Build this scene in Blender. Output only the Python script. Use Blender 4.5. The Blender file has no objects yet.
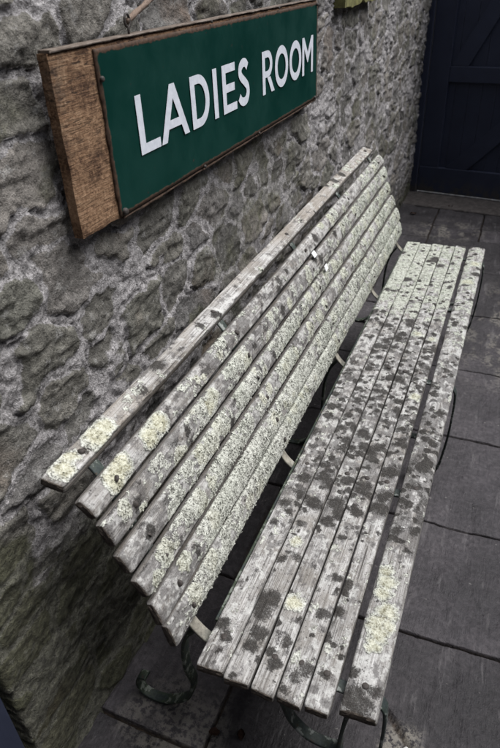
import bpy, bmesh, math, random
import numpy as np
from mathutils import Vector, Matrix

random.seed(7)
rng = np.random.default_rng(7)
scene = bpy.context.scene
COL = scene.collection

# ------------------------------------------------------------------ noise
def _hash(i, j, seed):
    i = i.astype(np.int64); j = j.astype(np.int64)
    h = (i * 374761393 + j * 668265263 + seed * 974634777) & 0xFFFFFFFF
    h = ((h ^ (h >> 13)) * 1274126177) & 0xFFFFFFFF
    h = (h ^ (h >> 16)) * 2246822519 & 0xFFFFFFFF
    return ((h ^ (h >> 15)) & 0xFFFFFF) / float(0xFFFFFF)

def vn(u, v, seed=0):
    i = np.floor(u); j = np.floor(v)
    fu = u - i; fv = v - j
    fu = fu * fu * fu * (fu * (fu * 6 - 15) + 10); fv = fv * fv * fv * (fv * (fv * 6 - 15) + 10)
    a = _hash(i, j, seed); b = _hash(i + 1, j, seed); c = _hash(i, j + 1, seed); d = _hash(i + 1, j + 1, seed)
    return (a * (1 - fu) + b * fu) * (1 - fv) + (c * (1 - fu) + d * fu) * fv

def fbm(u, v, seed=0, oct=4, gain=0.5):
    s = 0; amp = 1; tot = 0
    ca, sa = math.cos(0.6), math.sin(0.6)
    for k in range(oct):
        s = s + amp * vn(u, v, seed + 17 * k); tot += amp
        u, v = (u * ca - v * sa) * 2.03 + 11.3, (u * sa + v * ca) * 2.03 + 5.7
        amp *= gain
    return s / tot

def sstep(a, b, x):
    t = np.clip((x - a) / (b - a), 0, 1)
    return t * t * (3 - 2 * t)

# ------------------------------------------------------------------ mesh helpers
def mesh_np(name, verts, quads, attrs=None, extra_polys=None, smooth=True, flat_from=None):
    """verts (N,3), quads (M,4); extra_polys: list of index lists"""
    me = bpy.data.meshes.new(name)
    quads = np.asarray(quads, np.int32)
    loops = quads.ravel(); starts = np.arange(len(quads), dtype=np.int32) * 4
    totals = np.full(len(quads), 4, np.int32)
    nq = len(quads)
    if extra_polys:
        el = []; es = []; et = []
        pos = len(loops)
        for p in extra_polys:
            es.append(pos); et.append(len(p)); el += list(p); pos += len(p)
        loops = np.concatenate([loops, np.array(el, np.int32)])
        starts = np.concatenate([starts, np.array(es, np.int32)])
        totals = np.concatenate([totals, np.array(et, np.int32)])
    me.vertices.add(len(verts)); me.vertices.foreach_set('co', np.asarray(verts, np.float32).ravel())
    me.loops.add(len(loops)); me.loops.foreach_set('vertex_index', loops.astype(np.int32))
    me.polygons.add(len(starts)); me.polygons.foreach_set('loop_start', starts)
    me.polygons.foreach_set('loop_total', totals)
    sm = np.ones(len(starts), bool) if smooth else np.zeros(len(starts), bool)
    if extra_polys and flat_from is not None:
        sm[nq:nq + flat_from] = False
    me.polygons.foreach_set('use_smooth', sm)
    me.update(calc_edges=True)
    me.validate()
    if attrs:
        for k, a in attrs.items():
            at = me.attributes.new(k, 'FLOAT', 'POINT')
            at.data.foreach_set('value', np.asarray(a, np.float32))
    return me

def link(name, me, mat, parent=None, loc=None):
    o = bpy.data.objects.new(name, me)
    COL.objects.link(o)
    if mat is not None and me is not None and len(me.materials) == 0:
        me.materials.append(mat)
    if parent is not None: o.parent = parent
    if loc is not None: o.location = loc
    return o

def thing(name, label, cat, loc=(0, 0, 0), group=None):
    o = bpy.data.objects.new(name, None); COL.objects.link(o)
    o.location = loc; o.empty_display_size = 0.1
    o['label'] = label; o['category'] = cat
    if group: o['group'] = group
    return o

def tag(o, label, cat, group=None):
    o['label'] = label; o['category'] = cat
    if group: o['group'] = group
    return o

def bm_mesh(bm, name, smooth=False):
    bmesh.ops.recalc_face_normals(bm, faces=bm.faces)
    me = bpy.data.meshes.new(name); bm.to_mesh(me); bm.free()
    if smooth:
        for p in me.polygons: p.use_smooth = True
    return me

def bm_box(bm, x0, x1, y0, y1, z0, z1, bevel=0.0, seg=2, mtx=None):
    r = bmesh.ops.create_cube(bm, size=1)
    vs = r['verts']
    for v in vs:
        v.co = Vector(((x0 + x1) / 2 + v.co.x * (x1 - x0), (y0 + y1) / 2 + v.co.y * (y1 - y0), (z0 + z1) / 2 + v.co.z * (z1 - z0)))
    if bevel > 0:
        es = list({e for v in vs for e in v.link_edges})
        r2 = bmesh.ops.bevel(bm, geom=es, offset=bevel, segments=seg, affect='EDGES', profile=0.5)
        vs = list({v for f in r2['faces'] for v in f.verts} | {v for v in vs if v.is_valid})
    if mtx is not None:
        for v in vs: v.co = mtx @ v.co
    return vs

# ------------------------------------------------------------------ node helper
class NT:
    def __init__(self, name):
        self.mat = bpy.data.materials.new(name); self.mat.use_nodes = True
        self.t = self.mat.node_tree; self.t.nodes.clear()
        self.out = self.n('ShaderNodeOutputMaterial')
        self.b = self.n('ShaderNodeBsdfPrincipled')
        self.t.links.new(self.b.outputs[0], self.out.inputs[0])
    def n(self, typ, **kw):
        nd = self.t.nodes.new(typ)
        for k, v in kw.items(): setattr(nd, k, v)
        return nd
    def put(self, sock, v):
        if v is None: return
        if isinstance(v, bpy.types.NodeSocket): self.t.links.new(v, sock)
        elif isinstance(v, tuple) and len(v) == 3 and sock.type == 'RGBA': sock.default_value = (*v, 1)
        else: sock.default_value = v
    def attr(self, name):
        return self.n('ShaderNodeAttribute', attribute_name=name).outputs['Fac']
    def math(self, op, a, b=None, c=None, clamp=False):
        nd = self.n('ShaderNodeMath', operation=op, use_clamp=clamp)
        self.put(nd.inputs[0], a)
        if b is not None: self.put(nd.inputs[1], b)
        if c is not None: self.put(nd.inputs[2], c)
        return nd.outputs[0]
    def mix(self, f, a, b, blend='MIX'):
        nd = self.n('ShaderNodeMix', data_type='RGBA', blend_type=blend)
        self.put(nd.inputs[0], f); self.put(nd.inputs[6], a); self.put(nd.inputs[7], b)
        return nd.outputs[2]
    def coords(self, kind='Object', scale=(1, 1, 1), offset=None):
        tc = self.n('ShaderNodeTexCoord')
        mp = self.n('ShaderNodeMapping')
        self.put(mp.inputs['Vector'], tc.outputs[kind])
        mp.inputs['Scale'].default_value = scale
        if offset is not None: self.put(mp.inputs['Location'], offset)
        return mp.outputs[0]
    def noise(self, vec, scale, detail=4, rough=0.55, dist=0.0):
        nd = self.n('ShaderNodeTexNoise')
        self.put(nd.inputs['Vector'], vec)
        nd.inputs['Scale'].default_value = scale; nd.inputs['Detail'].default_value = detail
        nd.inputs['Roughness'].default_value = rough; nd.inputs['Distortion'].default_value = dist
        return nd.outputs['Fac']
    def ramp(self, fac, stops, interp='LINEAR'):
        nd = self.n('ShaderNodeValToRGB'); self.put(nd.inputs[0], fac)
        cr = nd.color_ramp; cr.interpolation = interp
        while len(cr.elements) > 1: cr.elements.remove(cr.elements[-1])
        for k, (p, c) in enumerate(stops):
            e = cr.elements[0] if k == 0 else cr.elements.new(p)
            e.position = p
            c = c if isinstance(c, tuple) else (c, c, c)
            e.color = (*c, 1)
        return nd.outputs[0]
    def sstep(self, a, b, x):
        nd = self.n('ShaderNodeMapRange', interpolation_type='SMOOTHSTEP')
        self.put(nd.inputs[0], x); nd.inputs[1].default_value = a; nd.inputs[2].default_value = b
        return nd.outputs[0]
    def bump(self, h, strength=1.0, dist=0.001):
        nd = self.n('ShaderNodeBump'); self.put(nd.inputs['Height'], h)
        nd.inputs['Strength'].default_value = strength; nd.inputs['Distance'].default_value = dist
        self.put(self.b.inputs['Normal'], nd.outputs[0])
        return nd
    def rnd(self):
        return self.n('ShaderNodeObjectInfo').outputs['Random']
    def vec_rnd(self, mul=(13.0, 7.0, 23.0)):
        cb = self.n('ShaderNodeCombineXYZ')
        r = self.rnd()
        for k in range(3): self.put(cb.inputs[k], self.math('MULTIPLY', r, mul[k]))
        return cb.outputs[0]
    def done(self, color, rough=0.85, spec=0.25, metallic=0.0):
        self.put(self.b.inputs['Base Color'], color); self.put(self.b.inputs['Roughness'], rough)
        self.b.inputs['Specular IOR Level'].default_value = spec
        self.put(self.b.inputs['Metallic'], metallic)
        return self.mat

# ------------------------------------------------------------------ materials
def mat_timber():
    m = NT('weathered_timber')
    off = m.vec_rnd()
    g = m.coords(scale=(430, 9, 430), offset=off)
    gc = m.coords(scale=(90, 3.0, 90), offset=off)
    p = m.coords(offset=off)
    grain = m.noise(g, 1.0, 5, 0.65)
    coarse = m.noise(gc, 1.0, 4, 0.6, 0.4)
    blot = m.noise(p, 14, 4, 0.6)
    fine = m.noise(p, 260, 3, 0.6)
    mid = m.noise(p, 75, 4, 0.6)
    gr = m.math('ADD', m.math('MULTIPLY', grain, 0.6), m.math('MULTIPLY', coarse, 0.4))
    col = m.ramp(gr, [(0.34, (0.050, 0.046, 0.043)), (0.43, (0.200, 0.191, 0.182)), (0.52, (0.350, 0.342, 0.332)), (0.64, (0.54, 0.532, 0.522))])
    warm = m.attr('warm')
    col = m.mix(m.math('MULTIPLY', m.sstep(0.42, 0.68, blot), 0.6), col, (0.155, 0.138, 0.118))
    col = m.mix(m.math('MULTIPLY', warm, 0.55), col, (0.23, 0.19, 0.145))
    crack = m.sstep(0.36, 0.30, coarse)
    col = m.mix(m.math('MULTIPLY', crack, 0.75), col, (0.04, 0.036, 0.032))
    # grey-white crust
    grit = m.noise(p, 420, 2, 0.6)
    crust = m.sstep(0.30, 0.85, m.math('ADD', m.attr('crust'), m.math('MULTIPLY', m.math('SUBTRACT', m.math('MULTIPLY', m.math('ADD', fine, mid), 0.5), 0.5), 2.2)))
    ccol = m.ramp(mid, [(0.3, (0.30, 0.295, 0.285)), (0.6, (0.52, 0.52, 0.50))])
    col = m.mix(m.math('MULTIPLY', crust, 0.62), col, ccol)
    gm = m.sstep(0.15, 0.95, m.math('ADD', m.attr('grey'), m.math('MULTIPLY', m.math('SUBTRACT', m.math('MULTIPLY', m.math('ADD', fine, grit), 0.5), 0.5), 2.4)))
    col = m.mix(m.math('MULTIPLY', gm, 0.72), col, m.ramp(fine, [(0.36, (0.050, 0.046, 0.045)), (0.62, (0.150, 0.142, 0.140))]))
    col = m.mix(m.math('MULTIPLY', m.attr('tone'), 0.5), col, m.mix(1.0, col, (0.50, 0.49, 0.48), 'MULTIPLY'))
    # pale lichen
    pf = m.math('ADD', m.attr('pale'), m.math('MULTIPLY', m.math('SUBTRACT', m.math('MULTIPLY', m.math('ADD', fine, mid), 0.5), 0.5), 1.6))
    pale = m.sstep(0.34, 0.66, pf)
    pv = m.ramp(m.math('ADD', m.math('MULTIPLY', fine, 0.6), m.math('MULTIPLY', mid, 0.4)),
                [(0.40, (0.10, 0.097, 0.088)), (0.475, (0.34, 0.34, 0.305)), (0.60, (0.62, 0.625, 0.57))])
    gv = m.ramp(m.math('ADD', m.math('MULTIPLY', fine, 0.6), m.math('MULTIPLY', mid, 0.4)),
                [(0.40, (0.085, 0.090, 0.070)), (0.475, (0.295, 0.312, 0.262)), (0.60, (0.53, 0.555, 0.475))])
    lich = m.mix(m.attr('green'), pv, gv)
    lich = m.mix(m.math('MULTIPLY', m.attr('yellow'), 0.5), lich, m.ramp(mid, [(0.35, (0.34, 0.315, 0.185)), (0.62, (0.58, 0.56, 0.39))]))
    col = m.mix(pale, col, lich)
    # dark lichen / moss spots
    df = m.math('ADD', m.attr('dark'), m.math('MULTIPLY', m.math('SUBTRACT', m.math('ADD', m.math('MULTIPLY', fine, 0.5), m.math('MULTIPLY', grit, 0.5)), 0.5), 2.6))
    dark = m.sstep(0.10, 0.95, df)
    dcol = m.ramp(m.math('ADD', m.math('MULTIPLY', fine, 0.7), m.math('MULTIPLY', mid, 0.3)),
                  [(0.36, (0.014, 0.0125, 0.0115)), (0.54, (0.037, 0.034, 0.031)), (0.70, (0.115, 0.109, 0.102))])
    col = m.mix(m.math('MULTIPLY', dark, 0.95), col, dcol)
    col = m.mix(m.math('MULTIPLY', m.sstep(0.57, 0.66, m.noise(p, 170, 4, 0.65)), m.math('MULTIPLY', m.math('SUBTRACT', 1.0, pale), 0.65)), col, (0.045, 0.04, 0.036))
    # damp rotten end grain
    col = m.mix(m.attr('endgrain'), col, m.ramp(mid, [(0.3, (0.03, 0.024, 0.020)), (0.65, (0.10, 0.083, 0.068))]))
    h = m.math('ADD', m.math('MULTIPLY', gr, m.math('SUBTRACT', 1.0, pale)), m.math('MULTIPLY', m.math('MULTIPLY', fine, 2.2), m.math('MAXIMUM', pale, m.math('MULTIPLY', dark, 0.7))))
    h = m.math('ADD', h, m.math('MULTIPLY', grit, 0.35))
    m.bump(h, 1.0, 0.0019)
    return m.done(col, 0.9, 0.2)

def mat_wall():
    m = NT('rubble_stone')
    p = m.coords()
    n1 = m.noise(p, 9, 6, 0.65); n2 = m.noise(p, 55, 5, 0.65); n3 = m.noise(p, 210, 3, 0.6)
    nb = m.noise(p, 3.2, 4, 0.6)
    sid = m.attr('stone'); sid2 = m.attr('stone_b')
    v = m.math('ADD', m.math('MULTIPLY', n2, 0.6), m.math('MULTIPLY', n1, 0.4))
    base = m.ramp(sid, [(0.0, (0.104, 0.100, 0.095)), (0.25, (0.156, 0.148, 0.128)), (0.5, (0.130, 0.125, 0.122)), (0.75, (0.172, 0.158, 0.143)), (1.0, (0.122, 0.120, 0.103))])
    st = m.mix(1.0, base, m.ramp(v, [(0.32, 0.40), (0.5, 0.92), (0.66, 1.45)]), 'MULTIPLY')
    # ochre-red iron tint and grey lichen freckles on the stones
    st = m.mix(m.math('MULTIPLY', m.sstep(0.55, 0.72, nb), m.math('MULTIPLY', sid2, 0.55)), st, (0.19, 0.125, 0.085))
    st = m.mix(m.math('MULTIPLY', m.sstep(0.55, 0.66, m.noise(p, 30, 6, 0.7)), 0.6), st, (0.27, 0.265, 0.255))
    mo = m.ramp(m.math('ADD', m.math('MULTIPLY', n3, 0.5), m.math('MULTIPLY', n2, 0.5)), [(0.34, (0.105, 0.100, 0.100)), (0.5, (0.250, 0.239, 0.239)), (0.64, (0.39, 0.374, 0.374))])
    mort = m.sstep(0.35, 0.65, m.math('ADD', m.attr('mortar'), m.math('MULTIPLY', m.math('SUBTRACT', m.math('MULTIPLY', m.math('ADD', n2, n1), 0.5), 0.5), 2.2)))
    grit = m.noise(p, 520, 2, 0.6)
    col = m.mix(mort, st, mo)
    col = m.mix(1.0, col, m.ramp(grit, [(0.34, 0.62), (0.5, 1.0), (0.64, 1.38)]), 'MULTIPLY')
    moss_shade = m.sstep(0.4, 0.75, m.math('ADD', m.attr('moss_shade'), m.math('MULTIPLY', m.math('SUBTRACT', n1, 0.5), 1.0)))
    col = m.mix(m.math('MULTIPLY', moss_shade, 0.75), col, m.ramp(n2, [(0.3, (0.020, 0.020, 0.011)), (0.65, (0.078, 0.080, 0.042))]))  # moss colour, dark enough to carry painted shade low on the wall
    pit = m.sstep(0.40, 0.30, m.noise(p, 120, 4, 0.7))
    col = m.mix(m.math('MULTIPLY', pit, 0.55), col, (0.05, 0.046, 0.042))
    h = m.math('ADD', m.math('MULTIPLY', n2, 2.0), m.math('MULTIPLY', n3, 0.9))
    h = m.math('ADD', m.math('SUBTRACT', h, m.math('MULTIPLY', pit, 0.9)), m.math('MULTIPLY', grit, 0.45))
    m.bump(h, 1.0, 0.0032)
    return m.done(col, 0.9, 0.2)

def mat_slab():
    m = NT('slate_paving')
    p = m.coords()
    n1 = m.noise(p, 5, 6, 0.65); n2 = m.noise(p, 60, 5, 0.7); n3 = m.noise(p, 300, 2, 0.6)
    sl = m.attr('slab')
    col = m.ramp(m.math('ADD', m.math('MULTIPLY', n1, 0.5), m.math('MULTIPLY', n2, 0.5)),
                 [(0.34, (0.016, 0.0143, 0.0162)), (0.5, (0.0375, 0.0338, 0.0375)), (0.64, (0.072, 0.065, 0.070))])
    col = m.mix(1.0, col, m.ramp(m.math('ADD', sl, m.math('MULTIPLY', m.math('SUBTRACT', m.noise(p, 2.6, 4, 0.6), 0.5), 1.6)), [(0, 0.62), (1, 1.30)]), 'MULTIPLY')
    sc = m.noise(m.coords(scale=(26, 5, 1)), 1.0, 5, 0.7, 0.5)
    col = m.mix(m.math('MULTIPLY', m.sstep(0.56, 0.68, sc), 0.45), col, (0.13, 0.122, 0.124))
    col = m.mix(m.math('MULTIPLY', m.sstep(0.70, 0.74, m.noise(p, 42, 3, 0.5)), 0.55), col, (0.20, 0.19, 0.18))
    col = m.mix(m.math('MULTIPLY', m.attr('stain'), m.sstep(0.42, 0.55, n2)), col, (0.20, 0.185, 0.16))
    col = m.mix(m.attr('joint'), col, m.ramp(n2, [(0.35, (0.008, 0.006, 0.005)), (0.66, (0.040, 0.027, 0.018))]))
    m.bump(m.math('ADD', m.math('MULTIPLY', n2, 1.4), m.math('ADD', m.math('MULTIPLY', n3, 0.5), m.math('MULTIPLY', m.noise(m.coords(scale=(130, 9, 1)), 1.0, 3, 0.6), 0.8))), 1.0, 0.003)
    return m.done(col, m.ramp(n1, [(0.3, 0.5), (0.7, 0.75)]), 0.35)

def mat_iron():
    m = NT('flaking_green_iron')
    p = m.coords()
    n1 = m.noise(p, 35, 5, 0.65); n2 = m.noise(p, 160, 4, 0.7)
    col = m.ramp(n2, [(0.3, (0.014, 0.019, 0.019)), (0.7, (0.038, 0.050, 0.049))])
    col = m.mix(m.math('MULTIPLY', m.sstep(0.54, 0.60, n1), 0.8), col, (0.26, 0.275, 0.265))
    col = m.mix(m.math('MULTIPLY', m.sstep(0.60, 0.68, m.noise(p, 60, 4, 0.6)), 0.8), col, (0.055, 0.028, 0.016))
    col = m.mix(m.math('MULTIPLY', m.attr('algae'), m.sstep(0.38, 0.55, n1)), col, (0.060, 0.085, 0.024))
    col = m.mix(m.attr('bare'), col, m.ramp(n1, [(0.38, (0.10, 0.092, 0.076)), (0.62, (0.29, 0.27, 0.225))]))
    m.bump(m.math('ADD', n1, n2), 0.7, 0.0012)
    return m.done(col, 0.6, 0.4)

def mat_rust(name='rusty_iron', c0=(0.018, 0.015, 0.014), c1=(0.060, 0.050, 0.044)):
    m = NT(name)
    p = m.coords(); n = m.noise(p, 220, 4, 0.7)
    m.bump(n, 0.8, 0.001)
    return m.done(m.ramp(n, [(0.3, c0), (0.7, c1)]), 0.7, 0.4)

def mat_navy():
    m = NT('navy_paint')
    p = m.coords()
    n1 = m.noise(p, 6, 5, 0.6); n2 = m.noise(m.coords(scale=(120, 120, 5)), 1.0, 4, 0.6)
    col = m.ramp(n1, [(0.3, (0.0215, 0.0260, 0.046)), (0.7, (0.0310, 0.0370, 0.063))])
    sp_ = m.n('ShaderNodeSeparateXYZ'); m.put(sp_.inputs[0], p)
    dirt = m.sstep(0.16, 0.0, sp_.outputs[2])
    col = m.mix(m.math('MULTIPLY', dirt, m.sstep(0.40, 0.58, m.noise(p, 18, 5, 0.7))), col, (0.052, 0.047, 0.042))
    col = m.mix(m.sstep(0.70, 0.74, m.noise(p, 30, 4, 0.7)), col, (0.035, 0.038, 0.05))
    m.bump(m.math('ADD', n2, m.math('MULTIPLY', m.noise(p, 90, 3, 0.6), 0.6)), 0.35, 0.0015)
    return m.done(col, m.ramp(n1, [(0.3, 0.5), (0.7, 0.68)]), 0.3)

def mat_signwood():
    m = NT('raw_brown_board')
    p = m.coords()
    g = m.noise(m.coords(scale=(240, 12, 240)), 1.0, 6, 0.7, 0.4)
    saw = m.noise(m.coords(scale=(40, 16, 120)), 1.0, 5, 0.65, 2.0)
    b = m.noise(p, 17, 6, 0.7); f = m.noise(p, 150, 4, 0.7); L = m.noise(p, 6, 3, 0.5)
    v = m.math('ADD', m.math('ADD', m.math('MULTIPLY', g, 0.35), m.math('MULTIPLY', b, 0.4)), m.math('MULTIPLY', f, 0.25))
    col = m.ramp(v, [(0.37, (0.022, 0.013, 0.009)), (0.46, (0.085, 0.046, 0.027)), (0.53, (0.20, 0.116, 0.066)), (0.62, (0.32, 0.222, 0.145))])
    col = m.mix(m.math('MULTIPLY', m.sstep(0.46, 0.56, m.math('ADD', m.math('MULTIPLY', L, 0.5), m.math('MULTIPLY', b, 0.5))), 0.6), col, m.ramp(f, [(0.35, (0.16, 0.088, 0.048)), (0.65, (0.34, 0.215, 0.130))]))
    # saw marks and stains are heavier towards the top of the board
    sp = m.n('ShaderNodeSeparateXYZ'); m.put(sp.inputs[0], p)
    top = m.sstep(0.08, 0.25, sp.outputs[2])
    col = m.mix(m.math('MULTIPLY', m.sstep(0.46, 0.36, saw), m.math('ADD', 0.25, m.math('MULTIPLY', top, 0.6))), col, (0.022, 0.014, 0.010))
    col = m.mix(m.math('MULTIPLY', m.sstep(0.50, 0.64, m.noise(p, 13, 5, 0.7)), m.math('MULTIPLY', top, 0.7)), col, (0.055, 0.036, 0.026))
    m.bump(m.math('ADD', m.math('ADD', g, f), m.math('MULTIPLY', saw, 0.9)), 1.0, 0.0028)
    return m.done(col, 0.85, 0.2)

def mat_trim():
    m = NT('weathered_sign_edge')
    p = m.coords()
    g = m.noise(m.coords(scale=(200, 10, 200)), 1.0, 5, 0.65)
    b = m.noise(p, 40, 5, 0.7)
    col = m.ramp(m.math('ADD', m.math('MULTIPLY', g, 0.5), m.math('MULTIPLY', b, 0.5)),
                 [(0.35, (0.040, 0.030, 0.024)), (0.5, (0.125, 0.10, 0.082)), (0.66, (0.25, 0.215, 0.19))])
    m.bump(g, 0.8, 0.001)
    return m.done(col, 0.85, 0.2)

def mat_green():
    m = NT('green_enamel')
    p = m.coords()
    n = m.noise(p, 7, 5, 0.6); f = m.noise(p, 120, 4, 0.7)
    col = m.ramp(n, [(0.3, (0.0009, 0.0212, 0.0165)), (0.7, (0.0014, 0.0300, 0.0235))])
    rust = m.sstep(0.42, 0.60, m.math('ADD', m.attr('rim'), m.math('MULTIPLY', m.math('SUBTRACT', m.noise(p, 55, 5, 0.7), 0.5), 1.1)))
    col = m.mix(rust, col, m.ramp(f, [(0.3, (0.018, 0.013, 0.010)), (0.7, (0.085, 0.050, 0.032))]))
    col = m.mix(m.sstep(0.735, 0.75, m.noise(p, 75, 3, 0.5)), col, (0.03, 0.025, 0.02))
    m.bump(m.math('ADD', m.math('MULTIPLY', n, 0.4), m.math('MULTIPLY', rust, f)), 0.35, 0.001)
    return m.done(col, m.math('ADD', m.ramp(n, [(0.35, 0.38), (0.65, 0.58)]), m.math('MULTIPLY', rust, 0.3)), 0.2)

def mat_white_paint():
    m = NT('white_sign_paint')
    p = m.coords(); n = m.noise(p, 60, 5, 0.6)
    m.bump(n, 0.3, 0.0004)
    return m.done(m.ramp(n, [(0.3, (0.50, 0.525, 0.58)), (0.65, (0.62, 0.645, 0.70))]), 0.5, 0.35)

def mat_simple(name, c0, c1, scale=60, rough=0.8, bump=0.001):
    m = NT(name)
    p = m.coords(); n = m.noise(p, scale, 5, 0.65)
    m.bump(n, 0.8, bump)
    return m.done(m.ramp(n, [(0.32, c0), (0.68, c1)]), rough, 0.25)

M_TIMBER = mat_timber(); M_WALL = mat_wall(); M_SLAB = mat_slab(); M_IRON = mat_iron(); M_RUST = mat_rust()
M_NAVY = mat_navy(); M_SIGNWOOD = mat_signwood(); M_TRIM = mat_trim(); M_DARKTRIM = mat_simple('dark_rotten_edge', (0.022, 0.016, 0.013), (0.11, 0.072, 0.050), 60, 0.85, 0.002); M_GREEN = mat_green(); M_WHITE = mat_white_paint()
M_LEAF = mat_simple('dead_leaf', (0.030, 0.015, 0.011), (0.085, 0.044, 0.030), 90, 0.7)
M_ROPE = mat_simple('old_cord', (0.10, 0.070, 0.052), (0.24, 0.18, 0.145), 300, 0.9)
M_TAG = mat_simple('white_plastic', (0.62, 0.63, 0.64), (0.78, 0.79, 0.80), 80, 0.45, 0.0003)
M_YEL = mat_simple('lichened_yellow_board', (0.045, 0.045, 0.018), (0.19, 0.18, 0.07), 30, 0.9, 0.003)
M_STEP = mat_simple('worn_step_stone', (0.034, 0.030, 0.029), (0.090, 0.080, 0.076), 30, 0.8, 0.003)
M_PALE = mat_simple('bare_grey_wood', (0.20, 0.195, 0.19), (0.68, 0.675, 0.665), 25, 0.85)
M_PEB = mat_simple('white_pebble', (0.40, 0.40, 0.39), (0.62, 0.62, 0.60), 200, 0.8)

# ------------------------------------------------------------------ ground
def build_ground():
    fx = np.concatenate([[-40, -12, -4, -1.5, -.6], np.arange(-.16, 1.5, .0075), [1.6, 2, 3, 6, 14, 40]])
    fy = np.concatenate([[-40, -12, -3, -1, -.2, .1], np.arange(.30, 2.2, .0065), np.arange(2.2, 5.6, .011), [5.8, 6.5, 9, 18, 40]])
    for q in (.62, 1.121, 1.563, 2.052, 2.56, 3.12, 3.695, 4.20, 4.43, 4.815): fy = np.concatenate([fy, np.arange(q - .015, q + .015, .0016 + q * .0003)])
    for q in (.287, .6175, 1.12): fx = np.concatenate([fx, np.arange(q - .015, q + .015, .002)])
    fx = np.unique(np.round(fx, 5)); fy = np.unique(np.round(fy, 5))
    X, Y = np.meshgrid(fx, fy, indexing='ij')
    # rows of slabs across the path; each row has its own long joints
    rows = [-50, .10, .62, 1.121, 1.563, 2.052, 2.56, 3.12, 3.695, 4.20, 4.43, 4.815, 50]
    cols = [[-50, .29, 50], [-50, .29, 1.3, 50], [-50, .29, 1.12, 50], [-50, .16, .99, 50], [-50, .29, 1.2, 50], [-50, .05, 1.08, 50], [-50, .25, 1.16, 50],
            [-50, .10, .66, 1.3, 50], [-50, .29, 1.0, 50], [-50, .285, .62, 1.25, 50], [-50, .28, .615, 1.1, 50], [-50, 50]]
    wx = X + (fbm(X * 5, Y * 5, 3) - .5) * .006; wy = Y + (fbm(X * 5, Y * 5, 9) - .5) * .006
    D = np.full(X.shape, 9.0); S = np.zeros(X.shape); H = np.zeros(X.shape)
    for r in range(len(rows) - 1):
        for c in range(len(cols[r]) - 1):
            x0, x1 = cols[r][c], cols[r][c + 1]; y0, y1 = rows[r], rows[r + 1]
            ins = (wx >= x0) & (wx < x1) & (wy >= y0) & (wy < y1)
            d = np.minimum(np.minimum(wx - x0, x1 - wx), np.minimum(wy - y0, y1 - wy))
            q = random.random(); tx = (random.random() - .5) * .006; ty = (random.random() - .5) * .008
            D = np.where(ins, d, D); S = np.where(ins, q, S)
            H = np.where(ins, (random.random() - .5) * .004 + tx * (np.clip(X, -1, 2) - .6) + ty * (np.clip(Y, 0, 6) - (max(y0, 0) + min(y1, 6)) / 2), H)
    # a crack out from under the seat, with the leg's shadow painted into it
    ax, ay, bx, by = .685, .885, .86, .70
    t = np.clip(((X - ax) * (bx - ax) + (Y - ay) * (by - ay)) / ((bx - ax) ** 2 + (by - ay) ** 2), 0, 1)
    dc = np.hypot(X - ax - t * (bx - ax), Y - ay - t * (by - ay)) + (fbm(X * 40, Y * 40, 5) - .5) * .012
    crack = sstep(.006, .002, dc)
    jt = np.maximum(sstep(.0056, .0030, D + (fbm(X * 70, Y * 70, 21) - .5) * .0026), crack * .9)
    near = sstep(40, 3, np.hypot(X - .6, Y - 2))
    cut = fbm(X * 55, Y * 4, 47, 3) * sstep(.35, .6, fbm(X * 3, Y * 3, 48, 2))
    Z = .0022 * cut + H + (fbm(X * 3, Y * 3, 31, 5) - .5) * .010 + (fbm(X * 25, Y * 25, 33, 4) - .5) * .004 - .0025 * sstep(.022, 0, D) - .018 * jt
    # riven surface: shallow flaked ledges
    led = fbm(X * 9, Y * 5, 41, 4); Z += .0022 * sstep(.5, .53, led) + .0018 * sstep(.58, .6, led)
    Z = Z * near
    st = sstep(.075, .03, np.hypot((X - .735) * 1.1, (Y - .80) * .8) + (fbm(X * 30, Y * 30, 55) - .5) * .06) * .8
    st = np.maximum(st, sstep(.16, .05, np.hypot((X - .20) * .9, (Y - .66) * 1.4) + (fbm(X * 14, Y * 14, 56) - .5) * .16) * .5)
    st = np.maximum(st, .75 * sstep(.30, .05, np.hypot((X - .40) * .9, (Y - 4.35) * 1.1)) * sstep(.45, .6, fbm(X * 22, Y * 16, 58, 4)))
    st = np.maximum(st, .6 * sstep(.40, .1, np.hypot((X - .95) * .9, (Y - 3.0) * .5)) * sstep(.52, .64, fbm(X * 20, Y * 9, 59, 4)))
    nx, ny = X.shape
    V = np.stack([X, Y, Z], -1).reshape(-1, 3)
    idx = np.arange(nx * ny).reshape(nx, ny)
    Q = np.stack([idx[:-1, :-1], idx[1:, :-1], idx[1:, 1:], idx[:-1, 1:]], -1).reshape(-1, 4)
    me = mesh_np('paving', V, Q, {'joint': jt.ravel(), 'slab': S.ravel(), 'stain': st.ravel()})
    o = link('paving', me, M_SLAB); o['kind'] = 'structure'
build_ground()

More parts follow.
